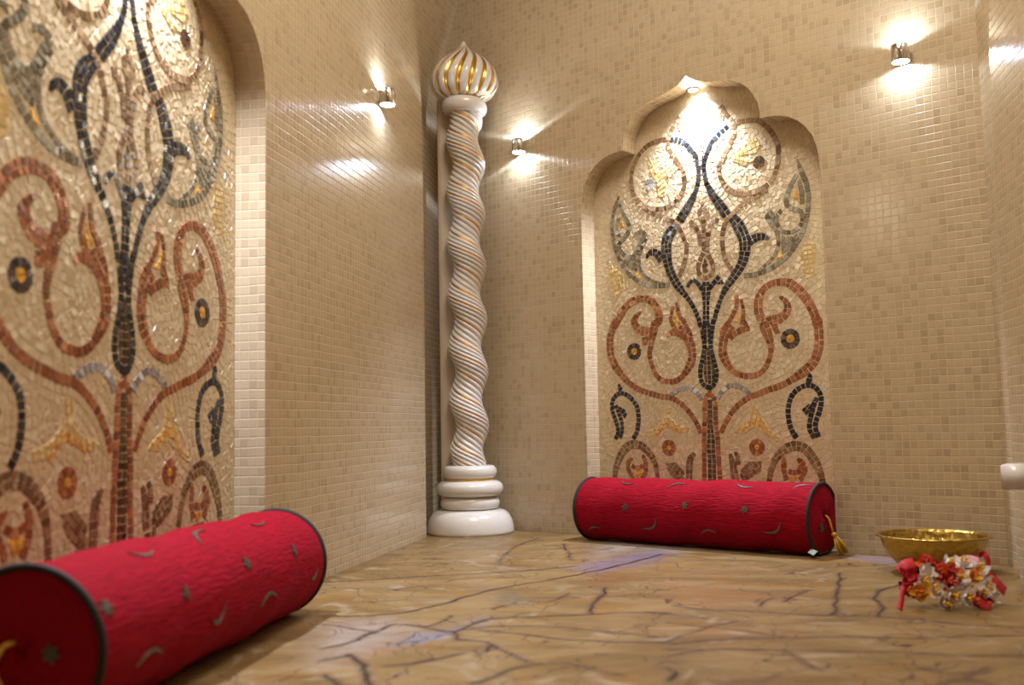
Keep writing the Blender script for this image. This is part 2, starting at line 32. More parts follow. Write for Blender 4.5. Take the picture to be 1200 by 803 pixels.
 'tulip.001':[('S','T',[(0.0526,0.2136,0.6),(0.0589,0.1957,1.2),(0.0626,0.171,1.8),(0.0678,0.1492,1.8)]),('S','T',[(0.066,0.2178,0.6),(0.0747,0.2041,1.0),(0.0739,0.1849,1.0)]),('F','T',[(0.0779,0.1713),(0.1032,0.1947),(0.1375,0.195),(0.1351,0.1721),(0.1136,0.1582),(0.0829,0.144)]),('F','T',[(0.0583,0.1435),(0.0921,0.147),(0.0882,0.1251),(0.0636,0.1217)])],
 'grey_arc':[('S','Z',[(-0.1096,0.3593,1.0),(-0.0905,0.3723,1.0),(-0.0669,0.3774,1.0),(-0.0439,0.3742,1.0),(-0.028,0.3608,1.0),(-0.0196,0.3449,1.0)])],
 'grey_arc.001':[('S','Z',[(0.0245,0.3491,1.0),(0.0394,0.3668,1.0),(0.0618,0.3785,1.0),(0.0833,0.3762,1.0),(0.1013,0.3659,1.0),(0.113,0.3558,1.0)])],
 'palmette':[('F','B_',[(-0.0045,0.8405),(0.007,0.8401),(0.0115,0.8306),(0.0015,0.8264)]),('S','B_',[(0.0016,0.8293,0.9),(0.0159,0.8183,0.9),(0.0121,0.8043,0.9),(0.0022,0.8015,0.9),(-0.0074,0.8088,0.9),(-0.0084,0.8235,0.9),(0.0,0.8295,0.9)]),('S','B_',[(0.0028,0.7999,1.0),(0.003,0.7796,0.97),(0.0026,0.7448,0.93),(0.0016,0.7188,0.9)]),('S','B_',[(0.0005,0.7161,1.0),(-0.01,0.7,1.0),(-0.0173,0.6791,1.0),(-0.0115,0.6596,1.0),(0.0028,0.6508,1.0),(0.0192,0.6576,1.0),(0.0257,0.674,1.0),(0.0192,0.6964,1.0),(0.0087,0.7179,1.0)]),('F','N',[(0.0032,0.7013),(-0.0051,0.682),(-0.0046,0.669),(0.0033,0.6637),(0.0125,0.667),(0.0122,0.6828)]),('S','B_',[(-0.0358,0.7999,1.0),(-0.0244,0.7953,1.0),(-0.0184,0.7797,1.0),(-0.0107,0.7641,1.0),(-0.0066,0.7431,1.0),(-0.0086,0.7347,1.0)]),('S','B_',[(0.047,0.7904,1.0),(0.031,0.7928,1.0),(0.0191,0.7772,1.0),(0.014,0.7548,1.0),(0.0111,0.7378,1.0),(0.0103,0.7177,1.0)]),('F','B_',[(-0.0391,0.8019),(-0.0241,0.8025),(-0.0247,0.7865),(-0.0363,0.7868)])],
 'top_spray':[('S','Z',[(0.0055,1.0133,1.0),(0.0038,0.9842,0.97),(0.0027,0.9579,0.93),(0.0003,0.9643,0.9),(-0.0007,0.938,0.6)]),('S','Z',[(-0.0286,1.0323,1.0),(-0.0123,1.0229,1.0),(0.0046,1.0135,1.0)]),('S','Z',[(0.0046,1.0135,1.0),(0.0205,1.019,1.0),(0.0339,1.0279,1.0)])],
 'gold_blossom':[('F','Q',[(-0.1527,0.994),(-0.1414,0.9643),(-0.1174,0.9477),(-0.0892,0.9576),(-0.0639,0.9469),(-0.0852,0.9268),(-0.1013,0.9116),(-0.106,0.8779),(-0.1269,0.8783),(-0.129,0.9165),(-0.1458,0.9408),(-0.1554,0.97)])],
 'gold_blossom.001':[('F','Q',[(0.1546,0.9824),(0.1672,0.9572),(0.1544,0.9414),(0.1285,0.9437),(0.0878,0.9387),(0.0851,0.9478),(0.126,0.957)]),('F','Q',[(0.0882,0.9472),(0.1251,0.9358),(0.1461,0.9246),(0.1242,0.9146),(0.0877,0.9358)])],
 'gold_patch':[('F','Q',[(-0.2847,0.7202),(-0.2449,0.6862),(-0.2443,0.6493),(-0.273,0.6199),(-0.2922,0.6605),(-0.293,0.6948)])],
 'gold_patch.001':[('F','Q',[(0.2686,0.7084),(0.2962,0.6993),(0.2954,0.67),(0.2878,0.6389),(0.2956,0.6274),(0.2702,0.6195),(0.2562,0.6534),(0.2605,0.6852)])],
 'gold_blossom.002':[('F','Q',[(-0.1258,0.3365),(-0.109,0.3302),(-0.1133,0.3042),(-0.0937,0.2865),(-0.0575,0.2774),(-0.0646,0.2646),(-0.0944,0.2692),(-0.1244,0.2812),(-0.1561,0.2611),(-0.1877,0.2555),(-0.1908,0.2674),(-0.1554,0.2787),(-0.1305,0.3016)]),('S','O',[(-0.1597,0.2559,0.5),(-0.1276,0.2856,0.9),(-0.0811,0.2656,0.5)])],
 'gold_blossom.003':[('F','Q',[(0.1181,0.3351),(0.1329,0.3292),(0.1434,0.2964),(0.1628,0.269),(0.1883,0.2527),(0.182,0.2421),(0.1505,0.2571),(0.1216,0.2763),(0.0969,0.2616),(0.0664,0.2633),(0.0729,0.2729),(0.1104,0.2943)]),('S','O',[(0.0819,0.2673,0.5),(0.1253,0.2913,0.9),(0.1595,0.2605,0.5)])],
 'dot':[('R','Z',(-0.1537,0.9178,0.016,4,0,None))],
 'dot.001':[('R','N',(0.1609,0.917,0.016,4,0,None))],
 'flower':[('R','D_',(-0.2173,0.48,0.0225,13,0.01,'G'))],
 'flower.001':[('R','D_',(0.2229,0.4822,0.024,12,0.0105,'G'))],
 'flower.002':[('R','R',(-0.1196,0.2275,0.0205,11,0.007,'G'))],
 'flower.003':[('R','R',(0.1265,0.2288,0.0205,10,0.007,'G'))],
}
BOWL=(.79,1.925); GARL=(.655,1.575)
AMB_A=26.; AMB_B=3.; EXPOSURE=0.
SCONCE_W=.68; NICHE_W=66.; RIM_K=4.
import bpy, bmesh, math, random
import numpy as np
from mathutils import Vector, Matrix
random.seed(7); RNG=np.random.default_rng(7)
PI=math.pi
SC=bpy.context.scene; COL=SC.collection
NICHE_D=0.057; NICHE_HW=0.3385
def direc(yaw): return np.array([math.cos(yaw),math.sin(yaw)])
def into(yaw): return np.array([-math.sin(yaw),math.cos(yaw)])

# ------------------------------------------------------------------ materials
def newmat(name):
    m=bpy.data.materials.new(name); m.use_nodes=True
    nt=m.node_tree; b=nt.nodes['Principled BSDF']
    return m,nt,b
def N(nt,t,**k):
    n=nt.nodes.new(t)
    for a,v in k.items():
        if a.startswith('i_'): n.inputs[a[2:].replace('_',' ')].default_value=v
        else: setattr(n,a,v)
    return n
def lk(nt,a,b): nt.links.new(a,b)
def math_n(nt,op,a,b=None,clamp=False):
    n=nt.nodes.new('ShaderNodeMath'); n.operation=op; n.use_clamp=clamp
    for i,x in enumerate((a,b)):
        if x is None: continue
        if isinstance(x,(int,float)): n.inputs[i].default_value=x
        else: nt.links.new(x,n.inputs[i])
    return n.outputs[0]
def mixc(nt,fac,a,b,blend='MIX'):
    n=nt.nodes.new('ShaderNodeMix'); n.data_type='RGBA'; n.blend_type=blend
    for s,x in ((0,fac),(6,a),(7,b)):
        if isinstance(x,(int,float)): n.inputs[s].default_value=x
        elif isinstance(x,tuple): n.inputs[s].default_value=(*x,1) if len(x)==3 else x
        else: nt.links.new(x,n.inputs[s])
    return n.outputs[2]
def plain(name,col,rough=.5,metal=0.,noise=0.,scale=40.,bump=0.,coat=0.):
    m,nt,b=newmat(name)
    b.inputs['Roughness'].default_value=rough; b.inputs['Metallic'].default_value=metal
    b.inputs['Coat Weight'].default_value=coat
    b.inputs['Base Color'].default_value=(*col,1)
    if noise or bump:
        tc=N(nt,'ShaderNodeTexCoord'); nz=N(nt,'ShaderNodeTexNoise'); nz.inputs['Scale'].default_value=scale; nz.inputs['Detail'].default_value=4
        lk(nt,tc.outputs['Object'],nz.inputs['Vector'])
        if noise:
            c=mixc(nt,nz.outputs[0],tuple(x*(1-noise) for x in col),tuple(min(1,x*(1+noise)) for x in col))
            lk(nt,c,b.inputs['Base Color'])
        if bump:
            bp=N(nt,'ShaderNodeBump'); bp.inputs['Strength'].default_value=bump; bp.inputs['Distance'].default_value=.002
            lk(nt,nz.outputs[0],bp.inputs['Height']); lk(nt,bp.outputs[0],b.inputs['Normal'])
    return m
def glow(name,col,strength):
    m,nt,b=newmat(name)
    b.inputs['Base Color'].default_value=(.9,.9,.9,1)
    b.inputs['Emission Color'].default_value=(*col,1); b.inputs['Emission Strength'].default_value=strength
    return m
TILE=.0165
def tile_material(name,ca,cb,mort,rough=.16,tilt=.22):
    m,nt,b=newmat(name)
    uv=N(nt,'ShaderNodeUVMap',uv_map='tile')
    nz=N(nt,'ShaderNodeTexNoise'); nz.inputs['Scale'].default_value=9.; nz.inputs['Detail'].default_value=2
    lk(nt,uv.outputs[0],nz.inputs['Vector'])
    off=N(nt,'ShaderNodeVectorMath',operation='MULTIPLY_ADD'); off.inputs[1].default_value=(.006,.006,0); 
    lk(nt,nz.outputs['Color'],off.inputs[0]); lk(nt,uv.outputs[0],off.inputs[2])
    sc=N(nt,'ShaderNodeVectorMath',operation='SCALE'); sc.inputs['Scale'].default_value=1/TILE
    lk(nt,off.outputs[0],sc.inputs[0])
    sx=N(nt,'ShaderNodeSeparateXYZ'); lk(nt,sc.outputs[0],sx.inputs[0])
    fx=math_n(nt,'FRACT',sx.outputs[0]); fy=math_n(nt,'FRACT',sx.outputs[1])
    flx=math_n(nt,'FLOOR',sx.outputs[0]); fly=math_n(nt,'FLOOR',sx.outputs[1])
    cx=N(nt,'ShaderNodeCombineXYZ'); lk(nt,flx,cx.inputs[0]); lk(nt,fly,cx.inputs[1])
    wn=N(nt,'ShaderNodeTexWhiteNoise',noise_dimensions='2D'); lk(nt,cx.outputs[0],wn.inputs['Vector'])
    def edge(f): # distance to the nearest edge 0..0.5
        return math_n(nt,'SUBTRACT',.5,math_n(nt,'ABSOLUTE',math_n(nt,'SUBTRACT',f,.5)))
    d=math_n(nt,'MINIMUM',edge(fx),edge(fy))
    mr=N(nt,'ShaderNodeMapRange',interpolation_type='SMOOTHSTEP'); mr.inputs[1].default_value=.03; mr.inputs[2].default_value=.085
    lk(nt,d,mr.inputs[0]); tile=mr.outputs[0]
    # most stones close in tone, a few clearly darker
    pw=math_n(nt,'POWER',wn.outputs['Value'],3.)
    base=mixc(nt,pw,ca,cb)
    big=N(nt,'ShaderNodeTexNoise'); big.inputs['Scale'].default_value=3.; lk(nt,uv.outputs[0],big.inputs['Vector'])
    base=mixc(nt,math_n(nt,'MULTIPLY',big.outputs[0],.35),base,tuple(.5*(x+y) for x,y in zip(ca,cb)))
    col=mixc(nt,tile,mort,base)
    lk(nt,col,b.inputs['Base Color'])
    rr=N(nt,'ShaderNodeMapRange'); rr.inputs[3].default_value=.75; rr.inputs[4].default_value=rough; lk(nt,tile,rr.inputs[0])
    lk(nt,rr.outputs[0],b.inputs['Roughness'])
    # every stone leans a little its own way; joints are recessed
    wc=N(nt,'ShaderNodeSeparateColor'); lk(nt,wn.outputs['Color'],wc.inputs[0])
    hx=math_n(nt,'MULTIPLY',math_n(nt,'SUBTRACT',wc.outputs[0],.5),fx)
    hy=math_n(nt,'MULTIPLY',math_n(nt,'SUBTRACT',wc.outputs[1],.5),fy)
    h=math_n(nt,'ADD',math_n(nt,'MULTIPLY',math_n(nt,'ADD',hx,hy),tilt),tile)
    bp=N(nt,'ShaderNodeBump'); bp.inputs['Strength'].default_value=.6; bp.inputs['Distance'].default_value=.0012
    lk(nt,h,bp.inputs['Height']); lk(nt,bp.outputs[0],b.inputs['Normal'])
    return m
def tessera_material(name,a,c,rough=.2,metal=0.,spec=.5):
    m,nt,b=newmat(name)
    at=N(nt,'ShaderNodeAttribute',attribute_name='tint')
    col=mixc(nt,at.outputs['Fac'],a,c)
    tc=N(nt,'ShaderNodeTexCoord'); nz=N(nt,'ShaderNodeTexNoise'); nz.inputs['Scale'].default_value=220; nz.inputs['Detail'].default_value=3
    lk(nt,tc.outputs['Object'],nz.inputs['Vector'])
    col=mixc(nt,.35,col,nz.outputs[0],'OVERLAY')
    lk(nt,col,b.inputs['Base Color'])
    b.inputs['Roughness'].default_value=rough; b.inputs['Metallic'].default_value=metal
    b.inputs['Specular IOR Level'].default_value=spec
    return m

M_WALL=tile_material('beige_stone_tiles',(.53,.42,.275),(.41,.315,.195),(.575,.46,.30))
M_LEFT=M_WALL
M_WHITE=plain('glazed_white_plaster',(.68,.64,.595),.22,0,.05,30,.05,.3)
M_GILD=plain('gold_leaf',(.86,.56,.12),.28,1.,.2,90,.2)
M_CHROME=plain('polished_chrome',(.72,.71,.70),.13,1.)
M_LENS=glow('lamp_glass',(.85,.92,1.),90.)
M_BRASS=None
TESS={
 'K':tessera_material('black_glass_tesserae',(.008,.010,.016),(.030,.033,.040),.16),
 'N':tessera_material('dark_brown_tesserae',(.03,.018,.012),(.11,.06,.03),.2),
 'R':tessera_material('red_brown_tesserae',(.17,.05,.018),(.38,.14,.06),.25),
 'B_':tessera_material('brown_tesserae',(.12,.065,.03),(.29,.18,.10),.22),
 'T':tessera_material('umber_tesserae',(.10,.055,.022),(.27,.16,.08),.25),
 'Y':tessera_material('olive_grey_tesserae',(.10,.085,.05),(.26,.23,.16),.22),
 'Z':tessera_material('grey_tesserae',(.20,.18,.16),(.42,.39,.36),.22),
 'D_':tessera_material('charcoal_tesserae',(.02,.016,.016),(.10,.07,.06),.2),
 'G':tessera_material('gold_glass_tesserae',(.55,.27,.03),(.80,.46,.08),.22),
 'Q':tessera_material('pale_gold_tesserae',(.55,.39,.15),(.62,.46,.21),.3),
 'O':tessera_material('amber_tesserae',(.50,.20,.03),(.66,.32,.05),.25),
 'C':tessera_material('cream_tesserae',(.51,.405,.25),(.57,.46,.295),.28)}
M_GROUT=plain('cream_grout',(.60,.485,.32),.8,0,.1,60)

# ------------------------------------------------------------------ object helpers
def link(name,me,mats=(),parent=None,mat_world=None,smooth=False):
    o=bpy.data.objects.new(name,me); COL.objects.link(o)
    for m in mats: me.materials.append(m)
    if parent is not None: o.parent=parent
    if mat_world is not None: o.matrix_world=mat_world
    if smooth: 
        for p in me.polygons: p.use_smooth=True
    return o
def from_bm(name,bm,mats=(),parent=None,smooth=False):
    me=bpy.data.meshes.new(name); bm.normal_update(); bm.to_mesh(me); bm.free()
    return link(name,me,mats,parent,None,smooth)
def from_np(name,V,F,mats,parent=None,smooth=False,mi=None):
    me=bpy.data.meshes.new(name); me.from_pydata([tuple(v) for v in V],[],[tuple(f) for f in F]); 
    if mi is not None: me.polygons.foreach_set('material_index',np.array(mi,dtype=np.int32))
    me.update()
    return link(name,me,mats,parent,None,smooth)
def thing(name,label,cat,loc=(0,0,0),rz=0,group=None):
    o=bpy.data.objects.new(name,None); COL.objects.link(o); o.empty_display_size=.05
    o.location=loc; o.rotation_euler=(0,0,rz)
    o['label']=label; o['category']=cat; o['kind']='thing'
    if group: o['group']=group
    return o
def structure(o): o['kind']='structure'; return o
def copy_tree(o,parent=None):
    c=o.copy(); COL.objects.link(c); c.parent=parent
    for ch in list(o.children): copy_tree(ch,c)
    return c
def lathe(prof,n=64,close=True):
    V=[];F=[]
    for (r,z) in prof:
        for k in range(n):
            a=2*PI*k/n; V.append((r*math.cos(a),r*math.sin(a),z))
    m=len(prof)
    for i in range(m-1):
        for k in range(n):
            F.append((i*n+k,i*n+(k+1)%n,(i+1)*n+(k+1)%n,(i+1)*n+k))
    if close:
        F.append(tuple(range(n))[::-1]); F.append(tuple(range((m-1)*n,m*n)))
    return V,F
def tube(pts,r,n=8,closed=False,taper=None):
    pts=[np.array(p,float) for p in pts]; V=[];F=[]
    m=len(pts); up0=None
    for i,p in enumerate(pts):
        a=pts[(i-1)%m] if (closed or i>0) else p; b=pts[(i+1)%m] if (closed or i<m-1) else p
        t=b-a; t=t/np.linalg.norm(t)
        if up0 is None:
            up0=np.array([0,0,1.]) if abs(t[2])<.9 else np.array([1.,0,0])
        s=np.cross(t,up0); s/=np.linalg.norm(s); u=np.cross(s,t); up0=u
        rr=r if taper is None else r*taper[i]
        for k in range(n):
            an=2*PI*k/n; V.append(p+rr*(math.cos(an)*s+math.sin(an)*u))
    for i in range(m if closed else m-1):
        for k in range(n):
            j=(i+1)%m
            F.append((i*n+k,i*n+(k+1)%n,j*n+(k+1)%n,j*n+k))
    if not closed:
        F.append(tuple(range(n))[::-1]); F.append(tuple(range((m-1)*n,m*n)))
    return V,F
def merge(parts):
    V=[];F=[]
    for v,f in parts:
        o=len(V); V+=list(v); F+=[tuple(i+o for i in q) for q in f]
    return V,F
def catmull(P,step):
    P=[np.array(p,float) for p in P]
    if len(P)<3:
        n=max(2,int(np.linalg.norm(P[1]-P[0])/step)+1)
        return [P[0]+(P[1]-P[0])*i/(n-1) for i in range(n)]
    Q=[2*P[0]-P[1]]+P+[2*P[-1]-P[-2]]; out=[]
    for i in range(1,len(Q)-2):
        p0,p1,p2,p3=Q[i-1:i+3]
        n=max(2,int(np.linalg.norm((p2-p1)[:2])/step)+1)
        for k in range(n):
            t=k/n
            out.append(.5*((2*p1)+(-p0+p2)*t+(2*p0-5*p1+4*p2-p3)*t*t+(-p0+3*p1-3*p2+p3)*t**3))
    out.append(P[-1]); return out

# ------------------------------------------------------------------ niche outline (u, z)
def niche_outline():
    half=[(.3385,0),(.3385,.45),(.3385,.86),(.3375,.885),(.333,.912),(.324,.938),(.309,.962),(.290,.981),(.266,.995),(.240,1.003),(.215,1.006),(.1965,1.006)]
    lobe=[(.1965,1.02),(.193,1.042),(.183,1.064),(.168,1.087),(.148,1.104),(.124,1.115),(.098,1.121),(.072,1.126),(.047,1.132),(.027,1.140),(.011,1.150),(.0,1.159)]
    R=half+lobe
    # soften with a spline on each arc
    L=[(-u,z) for u,z in R[::-1][1:]]
    return R+L      # counter-clockwise from the bottom right, up and over to the bottom left
OUT=niche_outline()
def inside(poly,x,y):
    c=False; n=len(poly)
    for i in range(n):
        x1,y1=poly[i][:2]; x2,y2=poly[i-1][:2]
        if (y1>y)!=(y2>y) and x<(x2-x1)*(y-y1)/(y2-y1)+x1: c=not c
    return c

# ------------------------------------------------------------------ walls
def wall_mesh(name,outline,hole,org,yaw,mats,extra=None):
    bm=bmesh.new(); uvl=bm.loops.layers.uv.new('tile')
    def loop(pts,y=0.):
        vs=[bm.verts.new((u,y,z)) for u,z in pts]
        return vs
    # wall outline already contains the niche mouth as an indentation from the floor
    vs=loop(outline); es=[bm.edges.new((vs[i],vs[(i+1)%len(vs)])) for i in range(len(vs))]
    bmesh.ops.triangle_fill(bm,use_beauty=True,use_dissolve=False,edges=es,normal=(0,-1,0))
    for f in bm.faces:
        if f.normal.y>0: f.normal_flip()
        for l in f.loops: l[uvl].uv=(l.vert.co.x,l.vert.co.z)
    if hole:
        s=0.; prev=None
        R=.004
        # softly rounded lip, then the reveal going back into the wall
        prof=[(0,0)]+[(R*(1-math.cos(a)),R*(1-math.sin(a))) for a in ()]+[(0,NICHE_D)]
        A=[bm.verts.new((u,0,z)) for u,z in hole]; B=[bm.verts.new((u,NICHE_D,z)) for u,z in hole]
        for i in range(len(hole)-1):
            d=math.hypot(hole[i+1][0]-hole[i][0],hole[i+1][1]-hole[i][1])
            f=bm.faces.new((A[i],A[i+1],B[i+1],B[i])); 
            vals=[(0,s),(0,s+d),(NICHE_D,s+d),(NICHE_D,s)]
            for l,uv in zip(f.loops,vals): l[uvl].uv=uv
            s+=d
    if extra: extra(bm,uvl)
    o=from_bm(name,bm,mats)
    o.location=(org[0],org[1],0); o.rotation_euler=(0,0,yaw)
    return structure(o)
H=2.15
def uA(z):  # end of the left wall, sweeping away above the column
    return float(np.interp(z,[0,.6,1.1,1.19,1.30,1.44,1.6,1.8,2.0,2.2],[1.330,1.335,1.335,1.328,1.305,1.266,1.19,1.07,.92,.72]))
def uBl(z): # left end of the back wall
    return float(np.interp(z,[0,1.1,1.25,1.34,1.44,1.593,1.8,2.0,2.2],[-.885,-.885,-.877,-.865,-.845,-.787,-.68,-.55,-.40]))
def uBr(z):
    return float(np.interp(z,[0,1.15,1.3,1.5,1.7,2.0,2.2],[.687,.687,.68,.65,.60,.5,.40]))
def tR(z):  # start of the right wall, measured from the back corner
    return float(np.interp(z,[0,.85,.95,1.05,1.2,1.4,1.7,2.2],[.24,.24,.245,.262,.31,.39,.55,.9]))
ZS=[0,.3,.6,.85,.95,1.05,1.1,1.15,1.19,1.25,1.3,1.34,1.4,1.44,1.5,1.6,1.7,1.8,1.9,2.0,2.1,H]
hole=list(OUT)
U_MIN=-2.3
# left wall: outline runs along the floor, round the niche mouth, along the floor, up the far end, back along the top
ol=[(U_MIN,0)]+[(u,z) for u,z in hole[::-1]]+[(uA(z),z) for z in ZS]+[(U_MIN,H)]
wl=wall_mesh('wall_left',ol,hole,L_ORG,L_YAW,[M_LEFT])
ob=[(uBl(0),0)]+[(u,z) for u,z in hole[::-1]]+[(uBr(z),z) for z in ZS]+[(uBl(z),z) for z in ZS[::-1][:-1]]
wb=wall_mesh('wall_back',ob,hole,B_ORG,B_YAW,[M_WALL])
def Lw(u,off=0.):
    p=np.array(L_ORG)+u*direc(L_YAW)+off*into(L_YAW); return p
def Bw(u,off=0.):
    p=np.array(B_ORG)+u*direc(B_YAW)+off*into(B_YAW); return p
PD=.042
def sheet(name,rows):
    # rows of world points with running texture coordinates
    bm=bmesh.new(); uvl=bm.loops.layers.uv.new('tile'); G=[]
    for r in rows:
        acc=0.;line=[]
        for i,p in enumerate(r):
            if i: acc+=float(np.linalg.norm(np.array(p)-np.array(r[i-1])))
            line.append((bm.verts.new(p),acc))
        G.append(line)
    for a,b in zip(G[:-1],G[1:]):
        for i in range(len(a)-1):
            q=(a[i],a[i+1],b[i+1],b[i]); f=bm.faces.new([v for v,_ in q])
            for l,(v,s) in zip(f.loops,q): l[uvl].uv=(s,v.co.z)
            f.smooth=True
    return structure(from_bm(name,bm,[M_WALL]))
rows=[]
for z in ZS:
    a=Lw(uA(z)); a2=Lw(uA(z),PD); b=Bw(uBl(z))
    n=8; line=[(a[0],a[1],z)]
    if z<1.15: 
        line+=[(a2[0]+(b[0]-a2[0])*k/n,a2[1]+(b[1]-a2[1])*k/n,z) for k in range(n+1)]
    else:
        line+=[(a2[0]+(b[0]-a2[0])*k/n,a2[1]+(b[1]-a2[1])*k/n,z) for k in range(n+1)]
    rows.append(line)
sheet('wall_corner_recess',rows)
# right corner recess and right wall (parallel to the left wall)
RC=Bw(.687); RD=-direc(L_YAW); RN=into(L_YAW)      # RN points into the room from the right wall
rows=[]
for z in ZS:
    b=Bw(uBr(z)); e0=RC+RD*tR(z); e=e0+RN*.045; n=6
    rows.append([(b[0]+(e0[0]-b[0])*k/n,b[1]+(e0[1]-b[1])*k/n,z) for k in range(n+1)]+[(e[0],e[1],z)])
sheet('wall_right_recess',rows)
rows=[]
for z in ZS:
    e=RC+RD*tR(z)+RN*.045; g=RC+RD*3.2+RN*.045
    rows.append([(e[0]+(g[0]-e[0])*k/8,e[1]+(g[1]-e[1])*k/8,z) for k in range(9)])
sheet('wall_right',rows)
pl=Lw(U_MIN); pr=RC+RD*3.2+RN*.045
rows=[]
for z in (0,1.,H): rows.append([(pr[0]+(pl[0]-pr[0])*k/8,pr[1]+(pl[1]-pr[1])*k/8,z) for k in range(9)])
sheet('wall_front',rows)
# ceiling
bm=bmesh.new()
cv=[bm.verts.new((p[0],p[1],H)) for p in (pl,pr,RC+RD*.2+(0.1,0.1),RC+np.array([.3,.3]),Bw(-1.1),Lw(1.6,.1))]
bm.faces.new(cv); 
M_CEIL=plain('warm_plaster',(.62,.50,.34),.7,0,.1,6)
structure(from_bm('ceiling',bm,[M_CEIL]))

# ------------------------------------------------------------------ marble floor
def seg_dist(X,Y,poly):
    D=np.full(X.shape,9.,np.float32)
    for (x1,y1),(x2,y2) in zip(poly[:-1],poly[1:]):
        dx,dy=x2-x1,y2-y1; L2=dx*dx+dy*dy+1e-12
        t=np.clip(((X-x1)*dx+(Y-y1)*dy)/L2,0,1)
        D=np.minimum(D,np.hypot(X-x1-t*dx,Y-y1-t*dy))
    return D
def poly_sd(X,Y,poly):
    D=seg_dist(X,Y,poly+[poly[0]]); I=np.zeros(X.shape,bool); n=len(poly)
    for i in range(n):
        x1,y1=poly[i]; x2,y2=poly[i-1]
        if y1==y2: continue
        c=((y1>Y)!=(y2>Y))&(X<(x2-x1)*(Y-y1)/(y2-y1)+x1); I^=c
    return np.where(I,-D,D)
def build_floor():
    x0,x1,y0,y1,st=-1.05,1.35,.85,3.25,.0062
    xs=np.concatenate([[-2.4,-1.7],np.arange(x0,x1,st),[1.9,2.6]]); ys=np.concatenate([[-2.6,-1.2,.2],np.arange(y0,y1,st)])
    X,Y=np.meshgrid(xs,ys); nx,ny=len(xs),len(ys)
    wx=.002*np.sin(X*61+Y*37)+.0012*np.sin(Y*113-X*71); wy=.002*np.sin(X*47-Y*59)+.0012*np.sin(X*127+Y*31)
    Xw,Yw=X+wx,Y+wy
    vein=np.full(X.shape,9.,np.float32)
    for poly,w in VEINS:
        sm=[tuple(p) for p in catmull(poly,.02)] if len(poly)>2 else poly
        vein=np.minimum(vein,seg_dist(Xw,Yw,sm)-w*.27)
    A={'vein':vein}
    for kd in ('purple','blue','grey','brown','pale','orange'):
        d=np.full(X.shape,9.,np.float32)
        for k2,p in MASSES:
            if k2==kd: d=np.minimum(d,poly_sd(Xw,Yw,p))
        A[kd]=d
    A['joint']=seg_dist(X,Y,[JOINT[0],JOINT[-1]])
    V=np.stack([X.ravel(),Y.ravel(),np.zeros(X.size)],1)
    idx=np.arange(nx*ny).reshape(ny,nx)
    F=np.stack([idx[:-1,:-1],idx[:-1,1:],idx[1:,1:],idx[1:,:-1]],-1).reshape(-1,4)
    me=bpy.data.meshes.new('floor'); me.vertices.add(len(V)); me.vertices.foreach_set('co',V.astype(np.float32).ravel())
    me.loops.add(F.size); me.loops.foreach_set('vertex_index',F.astype(np.int32).ravel())
    me.polygons.add(len(F)); me.polygons.foreach_set('loop_start',np.arange(0,F.size,4,dtype=np.int32))
    me.update(calc_edges=True)
    for k,a in A.items():
        at=me.attributes.new(k,'FLOAT','POINT'); at.data.foreach_set('value',a.astype(np.float32).ravel())
    m,nt,b=newmat('veined_golden_marble')
    tc=N(nt,'ShaderNodeTexCoord'); co=tc.outputs['Object']
    def noise(scale,detail=5,dist=0.,rough=.5,stretch=None):
        n=N(nt,'ShaderNodeTexNoise'); n.inputs['Scale'].default_value=scale; n.inputs['Detail'].default_value=detail; n.inputs['Distortion'].default_value=dist; n.inputs['Roughness'].default_value=rough
        if stretch:
            mp=N(nt,'ShaderNodeMapping'); mp.inputs['Scale'].default_value=stretch; mp.inputs['Rotation'].default_value=(0,0,.5); lk(nt,co,mp.inputs[0]); lk(nt,mp.outputs[0],n.inputs['Vector'])
        else: lk(nt,co,n.inputs['Vector'])
        return n.outputs[0]
    def rng(v,a,c,o0=0.,o1=1.):
        r=N(nt,'ShaderNodeMapRange',interpolation_type='SMOOTHSTEP'); r.inputs[1].default_value=a; r.inputs[2].default_value=c; r.inputs[3].default_value=o0; r.inputs[4].default_value=o1; lk(nt,v,r.inputs[0]); return r.outputs[0]
    def attr(k): return N(nt,'ShaderNodeAttribute',attribute_name=k).outputs['Fac']
    col=mixc(nt,rng(noise(4,6,1.2,.6,(1,2.2,1)),.3,.7),(.165,.100,.036),(.285,.19,.085))
    col=mixc(nt,rng(noise(7,5,1.5),.52,.75),col,(.25,.125,.03))
    col=mixc(nt,rng(noise(10,6,2.),.56,.72),col,(.32,.25,.165))
    n1=noise(38,4); n2=noise(90,3)
    jit=math_n(nt,'MULTIPLY',math_n(nt,'SUBTRACT',n1,.5),.03)
    def mass(k,c,soft,amt,tex=None):
        nonlocal col
        d=math_n(nt,'ADD',attr(k),math_n(nt,'MULTIPLY',jit,2.2))
        f=math_n(nt,'MULTIPLY',rng(d,-soft,soft,1.,0.),amt)
        if tex is not None: f=math_n(nt,'MULTIPLY',f,tex)
        col=mixc(nt,f,col,c)
    mass('pale',(.33,.285,.27),.06,.7)
    mass('orange',(.27,.13,.05),.05,.5)
    mass('brown',(.20,.095,.035),.03,.8,rng(n1,.3,.6))
    mass('purple',(.17,.14,.22),.035,1.,rng(noise(26,6,2.,.65,(1,3,1)),.36,.56))
    mass('purple',(.42,.39,.44),.03,.5,rng(noise(34,5,2.,.65,(1,3,1)),.55,.7))
    mass('blue',(.20,.20,.24),.012,.9,rng(n1,.2,.5))
    mass('grey',(.13,.12,.09),.02,.8,rng(n2,.3,.6))
    # fine crackle everywhere
    vo=N(nt,'ShaderNodeTexVoronoi',feature='DISTANCE_TO_EDGE'); vo.inputs['Scale'].default_value=8.
